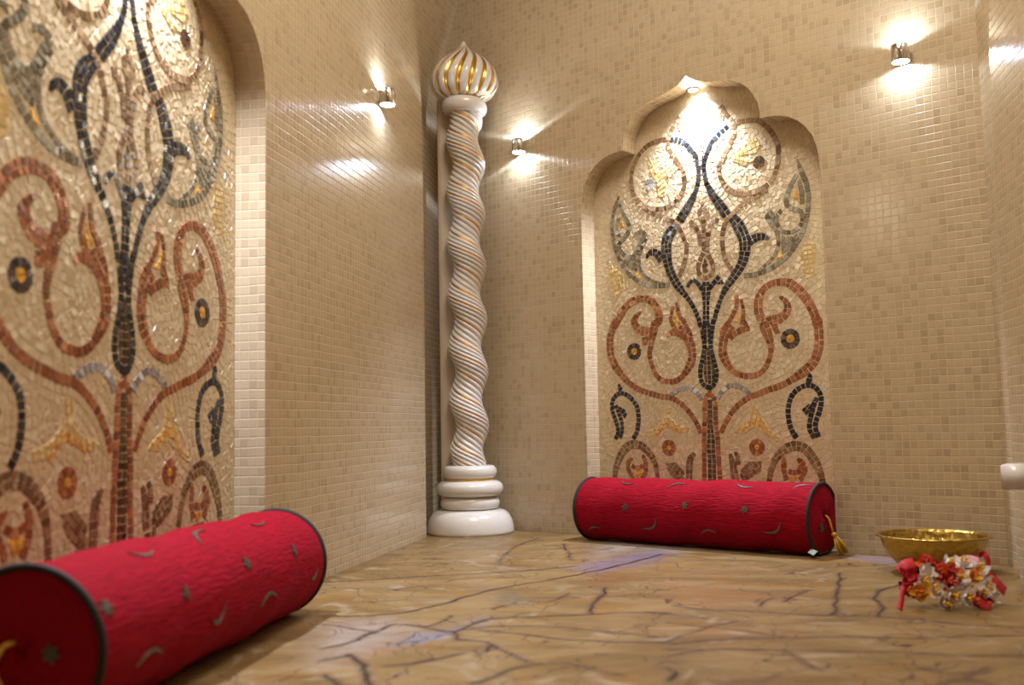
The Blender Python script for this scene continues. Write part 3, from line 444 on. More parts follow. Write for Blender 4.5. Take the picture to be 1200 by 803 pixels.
    dis=N(nt,'ShaderNodeVectorMath',operation='MULTIPLY_ADD'); dn=N(nt,'ShaderNodeTexNoise'); dn.inputs['Scale'].default_value=5; dn.inputs['Detail'].default_value=4
    lk(nt,co,dn.inputs['Vector']); lk(nt,dn.outputs['Color'],dis.inputs[0]); dis.inputs[1].default_value=(.28,.28,0); lk(nt,co,dis.inputs[2]); lk(nt,dis.outputs[0],vo.inputs['Vector'])
    cr=math_n(nt,'MULTIPLY',rng(vo.outputs['Distance'],.0,.014,1.,0.),rng(noise(3.3,3),.32,.52,.15,.95))
    col=mixc(nt,cr,col,(.055,.028,.024))
    vo2=N(nt,'ShaderNodeTexVoronoi',feature='DISTANCE_TO_EDGE'); vo2.inputs['Scale'].default_value=1.
    mp2=N(nt,'ShaderNodeMapping'); mp2.inputs['Scale'].default_value=(7,19,1); mp2.inputs['Rotation'].default_value=(0,0,.25)
    lk(nt,dis.outputs[0],mp2.inputs[0]); lk(nt,mp2.outputs[0],vo2.inputs['Vector'])
    cr2=math_n(nt,'MULTIPLY',rng(vo2.outputs['Distance'],.0,.022,1.,0.),rng(noise(4.7,3),.40,.55,.0,.85))
    col=mixc(nt,cr2,col,(.06,.033,.028))
    vd=math_n(nt,'ADD',attr('vein'),math_n(nt,'MULTIPLY',math_n(nt,'SUBTRACT',n2,.5),.005))
    core=rng(vd,-.0005,.0028,1.,0.); halo=rng(vd,.0,.010,.6,0.)
    col=mixc(nt,halo,col,(.10,.06,.045))
    col=mixc(nt,math_n(nt,'MULTIPLY',core,rng(n1,.25,.5,.55,.95)),col,(.018,.009,.012))
    col=mixc(nt,rng(attr('joint'),.0004,.0016,.6,0.),col,(.28,.18,.10))
    lk(nt,col,b.inputs['Base Color'])
    b.inputs['Roughness'].default_value=.36; b.inputs['Specular IOR Level'].default_value=.17
    
    return structure(link('floor',me,[m]))
build_floor()

# ------------------------------------------------------------------ mosaic panel
PITCH=.0124
class Tess:
    def __init__(s): s.V=[];s.F=[];s.T=[];s.C=[]
    def add(s,poly,h=.0014,inset=.06,t=None,lean=.00035):
        n=len(poly); P=np.array(poly,float); c=P.mean(0); o=len(s.V)
        for p in P: s.V.append((p[0],0.,p[1]))
        gx,gy=RNG.normal(0,lean,2)/.006
        for p in P:
            q=c+(p-c)*(1-inset); s.V.append((q[0],-(h+gx*(q[0]-c[0])+gy*(q[1]-c[1])),q[1]))
        t=float(RNG.random()) if t is None else t
        s.F.append(tuple(o+n+i for i in range(n))); s.T.append(t)
        for i in range(n):
            j=(i+1)%n; s.F.append((o+i,o+j,o+n+j,o+n+i)); s.T.append(t)
        return c
    def build(s,name,mat,parent):
        # faces must look into the room (-y): orient by area sign
        V=np.array(s.V); F=[]
        for f in s.F: F.append(f)
        me=bpy.data.meshes.new(name); me.from_pydata([tuple(v) for v in V],[],F)
        at=me.attributes.new('tint','FLOAT','FACE'); at.data.foreach_set('value',np.array(s.T,np.float32))
        bm=bmesh.new(); bm.from_mesh(me); bmesh.ops.recalc_face_normals(bm,faces=bm.faces); bm.to_mesh(me); bm.free()
        return link(name,me,[mat],parent)
HASH={}
def hkey(x,y): return (int(math.floor(x/.012)),int(math.floor(y/.012)))
def put(x,y,a): HASH.setdefault(hkey(x,y),[]).append((x,y,a))
def near(x,y):
    k=hkey(x,y); best=(9.,0.)
    for i in (-1,0,1):
        for j in (-1,0,1):
            for (px,py,a) in HASH.get((k[0]+i,k[1]+j),()):
                d=math.hypot(px-x,py-y)
                if d<best[0]: best=(d,a)
    return best
PARTS={}     # (part, sub-part or None) -> {colour: Tess}
def bucket(part,col): return PARTS.setdefault(part,{}).setdefault(col,Tess())
CENTRE=[]
def stroke(part,col,pts):
    sm=catmull(pts,.002); P=np.array(sm); d=np.hypot(np.diff(P[:,0]),np.diff(P[:,1])); S=np.concatenate([[0],np.cumsum(d)])
    L=S[-1]; n=max(1,int(round(L/PITCH)))
    st=L/n
    def at(s):
        s=min(max(s,0),L); x=np.interp(s,S,P[:,0]);y=np.interp(s,S,P[:,1]);w=np.interp(s,S,P[:,2])
        a=np.array([np.interp(s-.003,S,P[:,0]),np.interp(s-.003,S,P[:,1])]);b=np.array([np.interp(s+.003,S,P[:,0]),np.interp(s+.003,S,P[:,1])])
        t=b-a; t/=np.linalg.norm(t)+1e-9
        return np.array([x,y]),t,max(w,.12)
    T=bucket(part,col); g=.0017
    for i in range(n):
        s0,s1=i*st,(i+1)*st
        p0,t0,w0=at(s0+g*.6);p1,t1,w1=at(s1-g*.6)
        n0=np.array([-t0[1],t0[0]]);n1=np.array([-t1[1],t1[0]])
        rows=max(1,int(round((w0+w1)/2)))
        for r in range(rows):
            f0,f1=r/rows-.5,(r+1)/rows-.5
            W0,W1=w0*PITCH,w1*PITCH; e=g*.6 if rows>1 else 0
            j=RNG.normal(0,.0003,(4,2))
            q=[p0+n0*(f0*W0+e),p1+n1*(f0*W1+e),p1+n1*(f1*W1-e),p0+n0*(f1*W0-e)]
            q=[a+b for a,b in zip(q,j)]
            c=T.add(q); put(c[0],c[1],math.atan2(t0[1],t0[0]))
    CENTRE.append((P,S,L,at))
def clip_cell(poly,xa,xb,ya,yb):
    def clip(P,f,inter):
        out=[]
        for i in range(len(P)):
            a,b=P[i-1],P[i]
            fa,fb=f(a),f(b)
            if fb>=0:
                if fa<0: out.append(inter(a,b,fa,fb))
                out.append(b)
            elif fa>=0: out.append(inter(a,b,fa,fb))
        return out
    it=lambda a,b,fa,fb:(a[0]+(b[0]-a[0])*fa/(fa-fb),a[1]+(b[1]-a[1])*fa/(fa-fb))
    P=list(poly)
    for f in (lambda p:p[0]-xa,lambda p:xb-p[0],lambda p:p[1]-ya,lambda p:yb-p[1]):
        if len(P)<3: return []
        P=clip(P,f,it)
    return P
def area(P): return .5*sum(P[i-1][0]*P[i][1]-P[i][0]*P[i-1][1] for i in range(len(P)))
def fill(part,col,poly,cell=.0118):
    A=np.array(poly); c=A.mean(0); ev,U=np.linalg.eigh(np.cov((A-c).T)); ax=U[:,1]; ay=np.array([-ax[1],ax[0]])
    loc=[((p-c)@ax,(p-c)@ay) for p in A]
    xs=[p[0] for p in loc]; ys=[p[1] for p in loc]
    nx=max(1,int(round((max(xs)-min(xs))/cell))); ny=max(1,int(round((max(ys)-min(ys))/cell)))
    dx=(max(xs)-min(xs))/nx; dy=(max(ys)-min(ys))/ny
    T=bucket(part,col)
    for i in range(nx):
        for j in range(ny):
            P=clip_cell(loc,min(xs)+i*dx+.0009,min(xs)+(i+1)*dx-.0009,min(ys)+j*dy+.0009,min(ys)+(j+1)*dy-.0009)
            if len(P)>=3 and abs(area(P))>1.2e-5:
                if area(P)<0: P=P[::-1]
                q=[c+ax*a+ay*b for a,b in P]
                k=T.add(q); put(k[0],k[1],math.atan2(ax[1],ax[0]))
def rosette(part,col,x,y,r,n,rin,cc):
    T=bucket(part,col)
    for k in range(n):
        a0=2*PI*(k+.06)/n; a1=2*PI*(k+.94)/n
        ri=max(rin,.0006); m=(a0+a1)/2
        ms=np.linspace(a0,a1,3 if n>6 else 8); q=[(x+ri*math.cos(a0),y+ri*math.sin(a0))]+[(x+r*math.cos(t_),y+r*math.sin(t_)) for t_ in ms]+[(x+ri*math.cos(a1),y+ri*math.sin(a1))]
        T.add(q)
        put(x+(r+ri)/2*math.cos(m),y+(r+ri)/2*math.sin(m),m)
    if cc:
        T2=bucket((part,'flower_center'),cc)
        nn=6
        for k in range(nn):
            a0=2*PI*(k+.04)/nn;a1=2*PI*(k+.96)/nn; rr=rin*.92
            T2.add([(x+.0004*math.cos((a0+a1)/2),y+.0004*math.sin((a0+a1)/2)),(x+rr*math.cos(a0),y+rr*math.sin(a0)),(x+rr*math.cos((a0+a1)/2),y+rr*math.sin((a0+a1)/2)),(x+rr*math.cos(a1),y+rr*math.sin(a1))])
        put(x,y,0); put(x+.004,y,0)
ORDER=sorted(MOSAIC,key=lambda k:(k.startswith('gold_'),))
for part in ORDER:
    for it in MOSAIC[part]:
        if it[0]=='S': stroke(part,it[1],it[2])
        elif it[0]=='F': fill(part,it[1],it[2])
        else: rosette(part,it[1],*it[2])
def in_niche(x,y,m=.004):
    return inside(OUT,x-m,y) and inside(OUT,x+m,y) and inside(OUT,x,y+m) and y>.003
GT=Tess()
def cream(x,y,a,w=.0116,l=.0116):
    ca,sa=math.cos(a),math.sin(a)
    j=RNG.normal(0,.0003,(4,2)); q=[]
    for (dx,dy),k in zip(((-l/2,-w/2),(l/2,-w/2),(l/2,w/2),(-l/2,w/2)),j):
        q.append((x+dx*ca-dy*sa+k[0],y+dx*sa+dy*ca+k[1]))
    GT.add(q,h=.0007,inset=.05,lean=.00018); put(x,y,a)
for k in (1,2,3,4):
    for (P,S,L,at) in CENTRE:
        for side in (-1,1):
            n=max(1,int(L/.0128))
            for i in range(n):
                p,t,w=at((i+.5)*L/n+RNG.normal(0,.0008)); nn=np.array([-t[1],t[0]])
                q=p+side*nn*(w*PITCH/2+PITCH*(k-.5)+.0002)
                if in_niche(q[0],q[1]) and near(q[0],q[1])[0]>.0100: cream(q[0],q[1],math.atan2(t[1],t[0]))
cand=[(u,z) for u in np.arange(-.335,.336,.0045) for z in np.arange(.006,1.158,.0045)]
for u,z in cand:
    u+=RNG.normal(0,.0008); z+=RNG.normal(0,.0008)
    if in_niche(u,z):
        d,a=near(u,z)
        if d>.0108: cream(u,z,a+RNG.normal(0,.12) if d<.03 else RNG.normal(0,.2))
# gaps left over get small chips
for u,z in cand[::1]:
    if in_niche(u,z):
        d,a=near(u,z)
        if d>.0088: cream(u,z,a,.007,.007)
def loc_on(org,yaw,u,off): # world xy for wall-local (u, depth)
    p=np.array(org)+u*direc(yaw)+off*into(yaw); return (p[0],p[1],0)
panel=thing('mosaic_panel','cream mosaic of scrolling black and red-brown stems behind the far bolster','mosaic',loc_on(B_ORG,B_YAW,0,NICHE_D),B_YAW,'scrolling vine mosaics')
# slab + cream tesserae in one part
bm=bmesh.new()
fv=[bm.verts.new((u*.9995,0.,min(z,1.1585))) for u,z in OUT]; bk=[bm.verts.new((u*.9995,.02,min(z,1.1585))) for u,z in OUT]
bm.faces.new(fv); bm.faces.new(bk[::-1])
for i in range(len(fv)): bm.faces.new((fv[i],bk[i],bk[(i+1)%len(fv)],fv[(i+1)%len(fv)]))
bmesh.ops.triangulate(bm,faces=[f for f in bm.faces if len(f.verts)>4]); bmesh.ops.recalc_face_normals(bm,faces=bm.faces)
me=bpy.data.meshes.new('tmp'); bm.to_mesh(me); bm.free()
V0=[tuple(v.co) for v in me.vertices]; F0=[tuple(p.vertices) for p in me.polygons]; bpy.data.meshes.remove(me)
V=V0+GT.V; F=F0+[tuple(i+len(V0) for i in f) for f in GT.F]
g=bpy.data.meshes.new('cream_ground'); g.from_pydata(V,[],F)
at=g.attributes.new('tint','FLOAT','FACE'); at.data.foreach_set('value',np.array([.5]*len(F0)+GT.T,np.float32))
g.polygons.foreach_set('material_index',np.array([0]*len(F0)+[1]*len(GT.F),np.int32))
bm=bmesh.new(); bm.from_mesh(g); bmesh.ops.recalc_face_normals(bm,faces=bm.faces); bm.to_mesh(g); bm.free()
link('cream_ground',g,[M_GROUT,TESS['C']],panel)
PLAB={'black_stem':'black glass stem forking upwards','red_stem':'red-brown stem with dark core','scroll':'red-brown scroll','scroll.001':'red-brown scroll','ring_vine':'brown looping vine','ring_vine.001':'brown looping vine',
 'grey_leaf':'olive grey leaf','grey_leaf.001':'olive grey leaf','hook_leaf':'black hooked leaf','hook_leaf.001':'black hooked leaf','arch_vine':'umber arch','arch_vine.001':'umber arch','red_bud':'red bud','red_bud.001':'red bud',
 'tulip':'umber tulip leaf','tulip.001':'umber tulip leaf','grey_arc':'grey arc','grey_arc.001':'grey arc','palmette':'brown palmette','flower':'charcoal flower','flower.001':'charcoal flower','flower.002':'red-brown flower','flower.003':'red-brown flower'}
PO={}
for key,cols in PARTS.items():
    if isinstance(key,tuple): continue
    base=key.split('.')[0]
    V=[];F=[];T=[];MI=[];mats=[]
    for i,(c,t) in enumerate(cols.items()):
        o=len(V); V+=t.V; F+=[tuple(k+o for k in f) for f in t.F]; T+=t.T; MI+=[i]*len(t.F); mats.append(TESS[c])
    me=bpy.data.meshes.new(base); me.from_pydata(V,[],F)
    a=me.attributes.new('tint','FLOAT','FACE'); a.data.foreach_set('value',np.array(T,np.float32)); me.polygons.foreach_set('material_index',np.array(MI,np.int32))
    bm=bmesh.new(); bm.from_mesh(me); bmesh.ops.recalc_face_normals(bm,faces=bm.faces); bm.to_mesh(me); bm.free()
    PO[key]=link(base,me,mats,panel)
    if key in PLAB: PO[key]['label']=PLAB[key]
for key,cols in PARTS.items():
    if isinstance(key,tuple):
        for c,t in cols.items():
            o=t.build('flower_center',TESS[c],PO[key[0]]); o['label']='gold flower center'
panel2=copy_tree(panel)
p=loc_on(L_ORG,L_YAW,0,NICHE_D); panel2.location=p; panel2.rotation_euler=(0,0,L_YAW)
panel2['label']='cream mosaic of scrolling black and red-brown stems behind the near bolster'

# ------------------------------------------------------------------ twisted column
CX,CY=-.123,2.79
colm=thing('twisted_column','white twisted column with gilded grooves and a gold striped onion dome, standing in the corner','column',(CX,CY,0))
def prof_arc(r,z0,z1,rin,n=10): # torus-like ring profile between z0 and z1
    h=(z1-z0)/2
    return [(rin+(r-rin)*max(0,math.cos(a))**.55,(z0+z1)/2+h*math.sin(a)) for a in np.linspace(-PI/2,PI/2,n*2+1)]
ZF=.0
bell=[(.0,.0)]+[(.118*1.0,.0),(.1195,.006)]+[(.077+.0425*math.cos(a)**.8,.006+.058*math.sin(a)) for a in np.linspace(.08,PI/2-.02,14)]+[(.06,.0655)]
v,f=lathe([(max(r,.0005),z) for r,z in bell],72); from_np('base_bell',v,f,[M_WHITE],colm,True)
for nm,r,z0,z1 in (('base_ring',.0815,.0635,.1005),('base_ring',.0915,.099,.1435),('base_ring',.0745,.1485,.1845)):
    v,f=lathe(prof_arc(r,z0,z1,.052),72); from_np(nm,v,f,[M_WHITE],colm,True)
v,f=lathe([(.05,.1425),(.064,.1425),(.0655,.146),(.064,.1495),(.05,.1495)],72); o=from_np('gilt_band',v,f,[M_GILD],colm,True); o['label']='gold line between the base rings'
# shaft
def shaft():
    nz,na=420,132; z0,z1=.178,1.19; lead=.147; offr=.0095; NL=11
    V=[];F=[];MI=[]
    gold={0,3,7}
    for i in range(nz+1):
        z=z0+(z1-z0)*i/nz; ph=-2*PI*z/lead
        e=min(1,(z-z0)/.05,(z1-z)/.05); e=max(.0,e); 
        for k in range(na):
            a=2*PI*k/na
            lob=abs(math.sin(NL*a/2))**.6
            r=.0430+.0075*lob-.0038
            x=offr*e+r*math.cos(a); y=r*math.sin(a)
            V.append((x*math.cos(ph)-y*math.sin(ph),x*math.sin(ph)+y*math.cos(ph),z))
    for i in range(nz):
        for k in range(na):
            F.append((i*na+k,i*na+(k+1)%na,(i+1)*na+(k+1)%na,(i+1)*na+k))
            g=round(NL*k/na)%NL; dist=min((k-g*na/NL)%na,(g*na/NL-k-1)%na) 
            near_groove=abs(((k+.5)*NL/na+.5)%1-.5)<.15
            MI.append(1 if (near_groove and (round((k+.5)*NL/na)%NL) in gold) else 0)
    F.append(tuple(range(na))[::-1]); MI.append(0); F.append(tuple(range(nz*na,(nz+1)*na))); MI.append(0)
    return V,F,MI
V,F,MI=shaft(); from_np('shaft',V,F,[M_WHITE,M_GILD],colm,True,MI)
# collar: a soft ring, a little tilted
v,f=lathe(prof_arc(.0645,1.174,1.217,.040,9),64)
v=[(x,y,z+.13*(-x)*.5) for x,y,z in v]
o=from_np('collar',v,f,[M_WHITE],colm,True)
# onion dome with lobes; gold lies in the grooves
def onion():
    pr=[(.034,1.205),(.050,1.214),(.070,1.222),(.085,1.234),(.0935,1.248),(.0975,1.264),(.0965,1.281),(.090,1.298),(.079,1.315),(.064,1.331),(.046,1.345),(.030,1.356),(.018,1.366),(.010,1.376),(.0055,1.384),(.0012,1.390)]
    P=catmull([(r,z) for r,z in pr],.0018); na=160; NL=16; V=[];F=[];MI=[]
    for i,(r,z) in enumerate(P):
        t=(z-1.205)/.185; tw=.75*t*t
        for k in range(na):
            a=2*PI*k/na; lob=abs(math.cos(NL*a/2))**.55
            rr=max(.001,r)*(1-.11*(1-lob))
            V.append((rr*math.cos(a+tw),rr*math.sin(a+tw),z))
    for i in range(len(P)-1):
        for k in range(na):
            F.append((i*na+k,i*na+(k+1)%na,(i+1)*na+(k+1)%na,(i+1)*na+k))
            ph=((k+.5)*NL/na)%1
            MI.append(1 if abs(ph-.5)<.19 and P[i][0]>.012 else 0)
    F.append(tuple(range(na))[::-1]); MI.append(0); n=len(P)-1; F.append(tuple(range(n*na,(n+1)*na))); MI.append(0)
    return V,F,MI
V,F,MI=onion(); o=from_np('onion_dome',V,F,[M_WHITE,M_GILD],colm,True,MI); o['label']='onion dome with gold stripes'
# plain strip of plaster behind the shaft
d=np.array([CX,CY]); d/=np.linalg.norm(d); s=np.array([d[1],-d[0]])
bm=bmesh.new(); pts=[]
def stripv(a,b): q=d*b+s*a; return (q[0],q[1])
rr=[(-.076,.052),(-.080,.045),(-.078,.036),(-.070,.032),(.02,.032),(.03,.042),(.03,.052)]
lo=[bm.verts.new((*stripv(a,b),.06)) for a,b in rr]; hi=[bm.verts.new((*stripv(a,b),1.23)) for a,b in rr]
n=len(rr)
for i in range(n): bm.faces.new((lo[i],lo[(i+1)%n],hi[(i+1)%n],hi[i]))
bm.faces.new(lo[::-1]); bm.faces.new(hi); bmesh.ops.recalc_face_normals(bm,faces=bm.faces)
o=from_bm('backing_strip',bm,[plain('tan_plaster',(.58,.47,.34),.5,0,.08,30)],colm); 

# ------------------------------------------------------------------ bolsters
def velvet():
    m,nt,b=newmat('crimson_chenille')
    tc=N(nt,'ShaderNodeTexCoord'); mp=N(nt,'ShaderNodeMapping'); mp.inputs['Scale'].default_value=(45,260,260); lk(nt,tc.outputs['Object'],mp.inputs[0])
    n=N(nt,'ShaderNodeTexNoise'); n.inputs['Scale'].default_value=1.; n.inputs['Detail'].default_value=3; lk(nt,mp.outputs[0],n.inputs['Vector'])
    n2=N(nt,'ShaderNodeTexNoise'); n2.inputs['Scale'].default_value=22.; lk(nt,tc.outputs['Object'],n2.inputs['Vector'])
    c=mixc(nt,n.outputs[0],(.07,.0003,.002),(.46,.002,.022)); c=mixc(nt,math_n(nt,'MULTIPLY',n2.outputs[0],.5),c,(.25,.001,.009))
    lk(nt,c,b.inputs['Base Color']); b.inputs['Roughness'].default_value=.9; b.inputs['Specular IOR Level'].default_value=.15
    b.inputs['Sheen Weight'].default_value=.16; b.inputs['Sheen Roughness'].default_value=.4; b.inputs['Sheen Tint'].default_value=(1,.03,.14,1)
    bp=N(nt,'ShaderNodeBump'); bp.inputs['Strength'].default_value=.9; bp.inputs['Distance'].default_value=.003; lk(nt,n.outputs[0],bp.inputs['Height']); lk(nt,bp.outputs[0],b.inputs['Normal'])
    return m
M_VELVET=velvet()
M_PIPE=plain('dark_green_piping',(.009,.010,.007),.75,0,.3,200,.3)
M_THREAD=plain('silver_green_thread',(.10,.125,.10),.32,.5,.4,300,.6)
M_TASSEL=plain('golden_silk',(.62,.36,.04),.45,.1,.35,160,.6)
M_TAG=plain('pale_blue_satin',(.55,.68,.75),.35)
def bolster(name,label,spec,emb,seed):
    r,L=spec['r'],spec['L']; rnd=random.Random(seed)
    t=thing(name,label,'bolster cushion',(spec['c'][0],spec['c'][1],0),spec['yaw'],'crimson bolsters')
    # local frame: x along the axis, y sideways, z up; axis at height r
    def R(s,th):
        soft=.0016*math.sin(s*31+1.3*seed+2*th)+.0012*math.sin(s*57+3*th+seed)
        e=min(s,L-s); edge=1-.035*math.exp(-max(e,0)/.018)
        return (r+soft*min(1,e/.05))*edge
    def pt(s,th,h=0.):  # th from the top, positive towards cross(axis, up)
        rr=R(s,th)+h; z=r+rr*math.cos(th)
        return (s,-rr*math.sin(th),max(z,.0004))
    ns,na=90,96; V=[];F=[]
    for i in range(ns+1):
        s=L*i/ns
        for k in range(na): V.append(pt(s,2*PI*k/na))
    for i in range(ns):
        for k in range(na): F.append((i*na+k,(i+1)*na+k,(i+1)*na+(k+1)%na,i*na+(k+1)%na))
    from_np('cover',V,F,[M_VELVET],t,True)
    for end,sg in ((0,-1),(L,1)):
        V=[];F=[]; rings=12
        for i in range(rings+1):
            q=1-i/rings; 
            for k in range(na):
                p=pt(end,2*PI*k/na); bul=sg*.010*(1-q*q)*(1+.25*math.sin(3*2*PI*k/na+seed))
                pucker=-sg*.006*math.exp(-(q/.16)**2)
                V.append((p[0]+bul+pucker,p[1]*q,r+(p[2]-r)*q))
        for i in range(rings):
            for k in range(na): F.append((i*na+k,i*na+(k+1)%na,(i+1)*na+(k+1)%na,(i+1)*na+k))
        from_np('end_cap',V,F,[M_VELVET],t,True)
        ring=[pt(end,2*PI*k/72,.0008) for k in range(72)]; ring=[(a,b,max(c,.0042)) for a,b,c in ring]
        v,f=tube(ring,.0040,8,True); from_np('piping',v,f,[M_PIPE],t,True)
    # embroidered moons and stars lying on the cloth
    def patch(poly2d,s0,t0,nm):
        n=len(poly2d); V=[];F=[]
        for h in (.0002,.0016):
            for (a,b) in poly2d: V.append(pt(min(max(s0+a,.002),L-.002),t0+b/r,h))
        c=len(V); 
        V2=[(a,b) for a,b in poly2d]
        # outline is a strip: first half outer edge, second half inner edge reversed
        m=n//2
        for i in range(m-1):
            F.append((n+i,n+i+1,n+n-2-i,n+n-1-i))
        for i in range(n): F.append((i,(i+1)%n,n+(i+1)%n,n+i))
        return from_np(nm,V,F,[M_THREAD],t)
    def moon(a,b,m):
        A=np.array([a[0],a[1]*r]);B=np.array([b[0],b[1]*r]);Mm=np.array([m[0],m[1]*r])
        ch=B-A; l=np.linalg.norm(ch); mid=(A+B)/2; nrm=np.array([-ch[1],ch[0]])/l
        bul=(Mm-mid)@nrm; sgn=1 if bul>=0 else -1
        depth=min(max(abs(bul),.22*l),.5*l); c0=mid
        outer=[];inner=[]
        for k in range(13):
            q=k/12; x=q-.5
            o=4*depth*(.25-x*x); iw=4*(depth*.70)*(.25-x*x)
            outer.append(A+ch*q+nrm*sgn*o); inner.append(A+ch*q+nrm*sgn*(iw-.0005 if 0<k<12 else iw))
        poly=outer+inner[::-1]; return [tuple(p-c0) for p in poly],c0
    def star(sz,rot=0.):
        return sz
    for e in emb:
        if e[0]=='c':
            poly,c0=moon((e[1],e[2]),(e[3],e[4]),(e[5],e[6])); patch(poly,c0[0],c0[1]/r,'moon_motif')
        else:
            V=[];F=[];s0,t0=e[1],e[2]; rot=rnd.random()
            for k in range(6):
                a=rot+k*PI/3; ln=.0105; w=.0021
                q=[(0,0),(ln*.5*math.cos(a)-w*math.sin(a),ln*.5*math.sin(a)+w*math.cos(a)),(ln*math.cos(a),ln*math.sin(a)),(ln*.5*math.cos(a)+w*math.sin(a),ln*.5*math.sin(a)-w*math.cos(a))]
                o=len(V)
                for h in (.0002,.0016):
                    for x,y in q: V.append(pt(min(max(s0+x,.001),L-.001),t0+y/r,h))
                F.append((o+4,o+5,o+6,o+7))
                for i in range(4): F.append((o+i,o+(i+1)%4,o+4+(i+1)%4,o+4+i))
            from_np('star_motif',V,F,[M_THREAD],t)
    # star on the near end cap
    def cap_star(y,z):
        V=[];F=[]
        for k in range(6):
            a=.3+k*PI/3; ln=.011; w=.0021; o=len(V)
            for x in (-.010,-.0117):
                for p,q in ((0,0),(ln*.5*math.cos(a)-w*math.sin(a),ln*.5*math.sin(a)+w*math.cos(a)),(ln*math.cos(a),ln*math.sin(a)),(ln*.5*math.cos(a)+w*math.sin(a),ln*.5*math.sin(a)-w*math.cos(a))): V.append((x,y+p,z+q))
            F.append((o+4,o+5,o+6,o+7))
            for i in range(4): F.append((o+i,o+(i+1)%4,o+4+(i+1)%4,o+4+i))
        from_np('star_motif',V,F,[M_THREAD],t)
    cap_star(*spec['capstar'])
    # tassel on the near end: cord loop, knot, skirt of threads
    cord=spec['cord']; v,f=tube(catmull(cord,.004),.0024,8); c=from_np('tassel',v,f,[M_TASSEL],t,True)
    a=np.array(cord[-1]); b=np.array(spec['tip']); dr=(b-a); ln=np.linalg.norm(dr); dr/=ln
    s1=np.cross(dr,(0,0,1.)) if abs(dr[2])<.95 else np.cross(dr,(1.,0,0)); s1/=np.linalg.norm(s1); s2=np.cross(dr,s1)
    V,F=lathe([(.001,0),(.0055,.003),(.006,.007),(.004,.011),(.002,.012)],16)
    V=[tuple(a+dr*z+s1*x+s2*y) for x,y,z in V]; k=from_np('tassel_knot',V,F,[M_TASSEL],c,True)
    parts=[]
    for i in range(40):
        an=rnd.random()*2*PI; q=math.sqrt(rnd.random())
        e0=a+dr*.010+(s1*math.cos(an)+s2*math.sin(an))*.003*q
        e2=a+dr*ln*(.92+.1*rnd.random())+(s1*math.cos(an)+s2*math.sin(an))*.010*q
        e1=(e0+e2)/2+(s1*math.cos(an)+s2*math.sin(an))*.004*q
        pts=[e0,e1,e2]; pts=[(p[0],p[1],max(p[2],.0016)) for p in pts]
        parts.append(tube(pts,.0011,5))
    v,f=merge(parts); from_np('tassel_skirt',v,f,[M_TASSEL],c,True)
    return t
BOL_B['capstar']=(.030,.062); BOL_B['cord']=[(-.006,0,.085),(-.013,.0,.080),(-.017,-.002,.066),(-.020,-.004,.050)]; BOL_B['tip']=(-.040,-.012,.004)
BOL_L['capstar']=(-.033,.082); BOL_L['cord']=[(-.006,.006,.092),(-.018,.012,.088),(-.024,.016,.070),(-.020,.010,.052),(-.018,.004,.046)]; BOL_L['tip']=(-.022,-.014,.004)
bb=bolster('bolster_cushion','crimson bolster embroidered with moons, under the far mosaic beside the brass bowl',BOL_B,EMB_B,1)
# small satin tag peeping out under the far bolster
bm=bmesh.new(); 
for p in ((.004,.052,.018),(.004,.070,.012),(-.012,.078,.008),(-.012,.058,.014)): bm.verts.new(p)
bm.faces.new(bm.verts); r_=bmesh.ops.extrude_face_region(bm,geom=list(bm.faces)); bmesh.ops.translate(bm,verts=[v for v in r_['geom'] if isinstance(v,bmesh.types.BMVert)],vec=(0,0,.0012)); bmesh.ops.recalc_face_normals(bm,faces=bm.faces)
from_bm('care_tag',bm,[M_TAG],bb)
bolster('bolster_cushion','crimson bolster embroidered with moons, under the mosaic on the left wall',BOL_L,EMB_L,2)

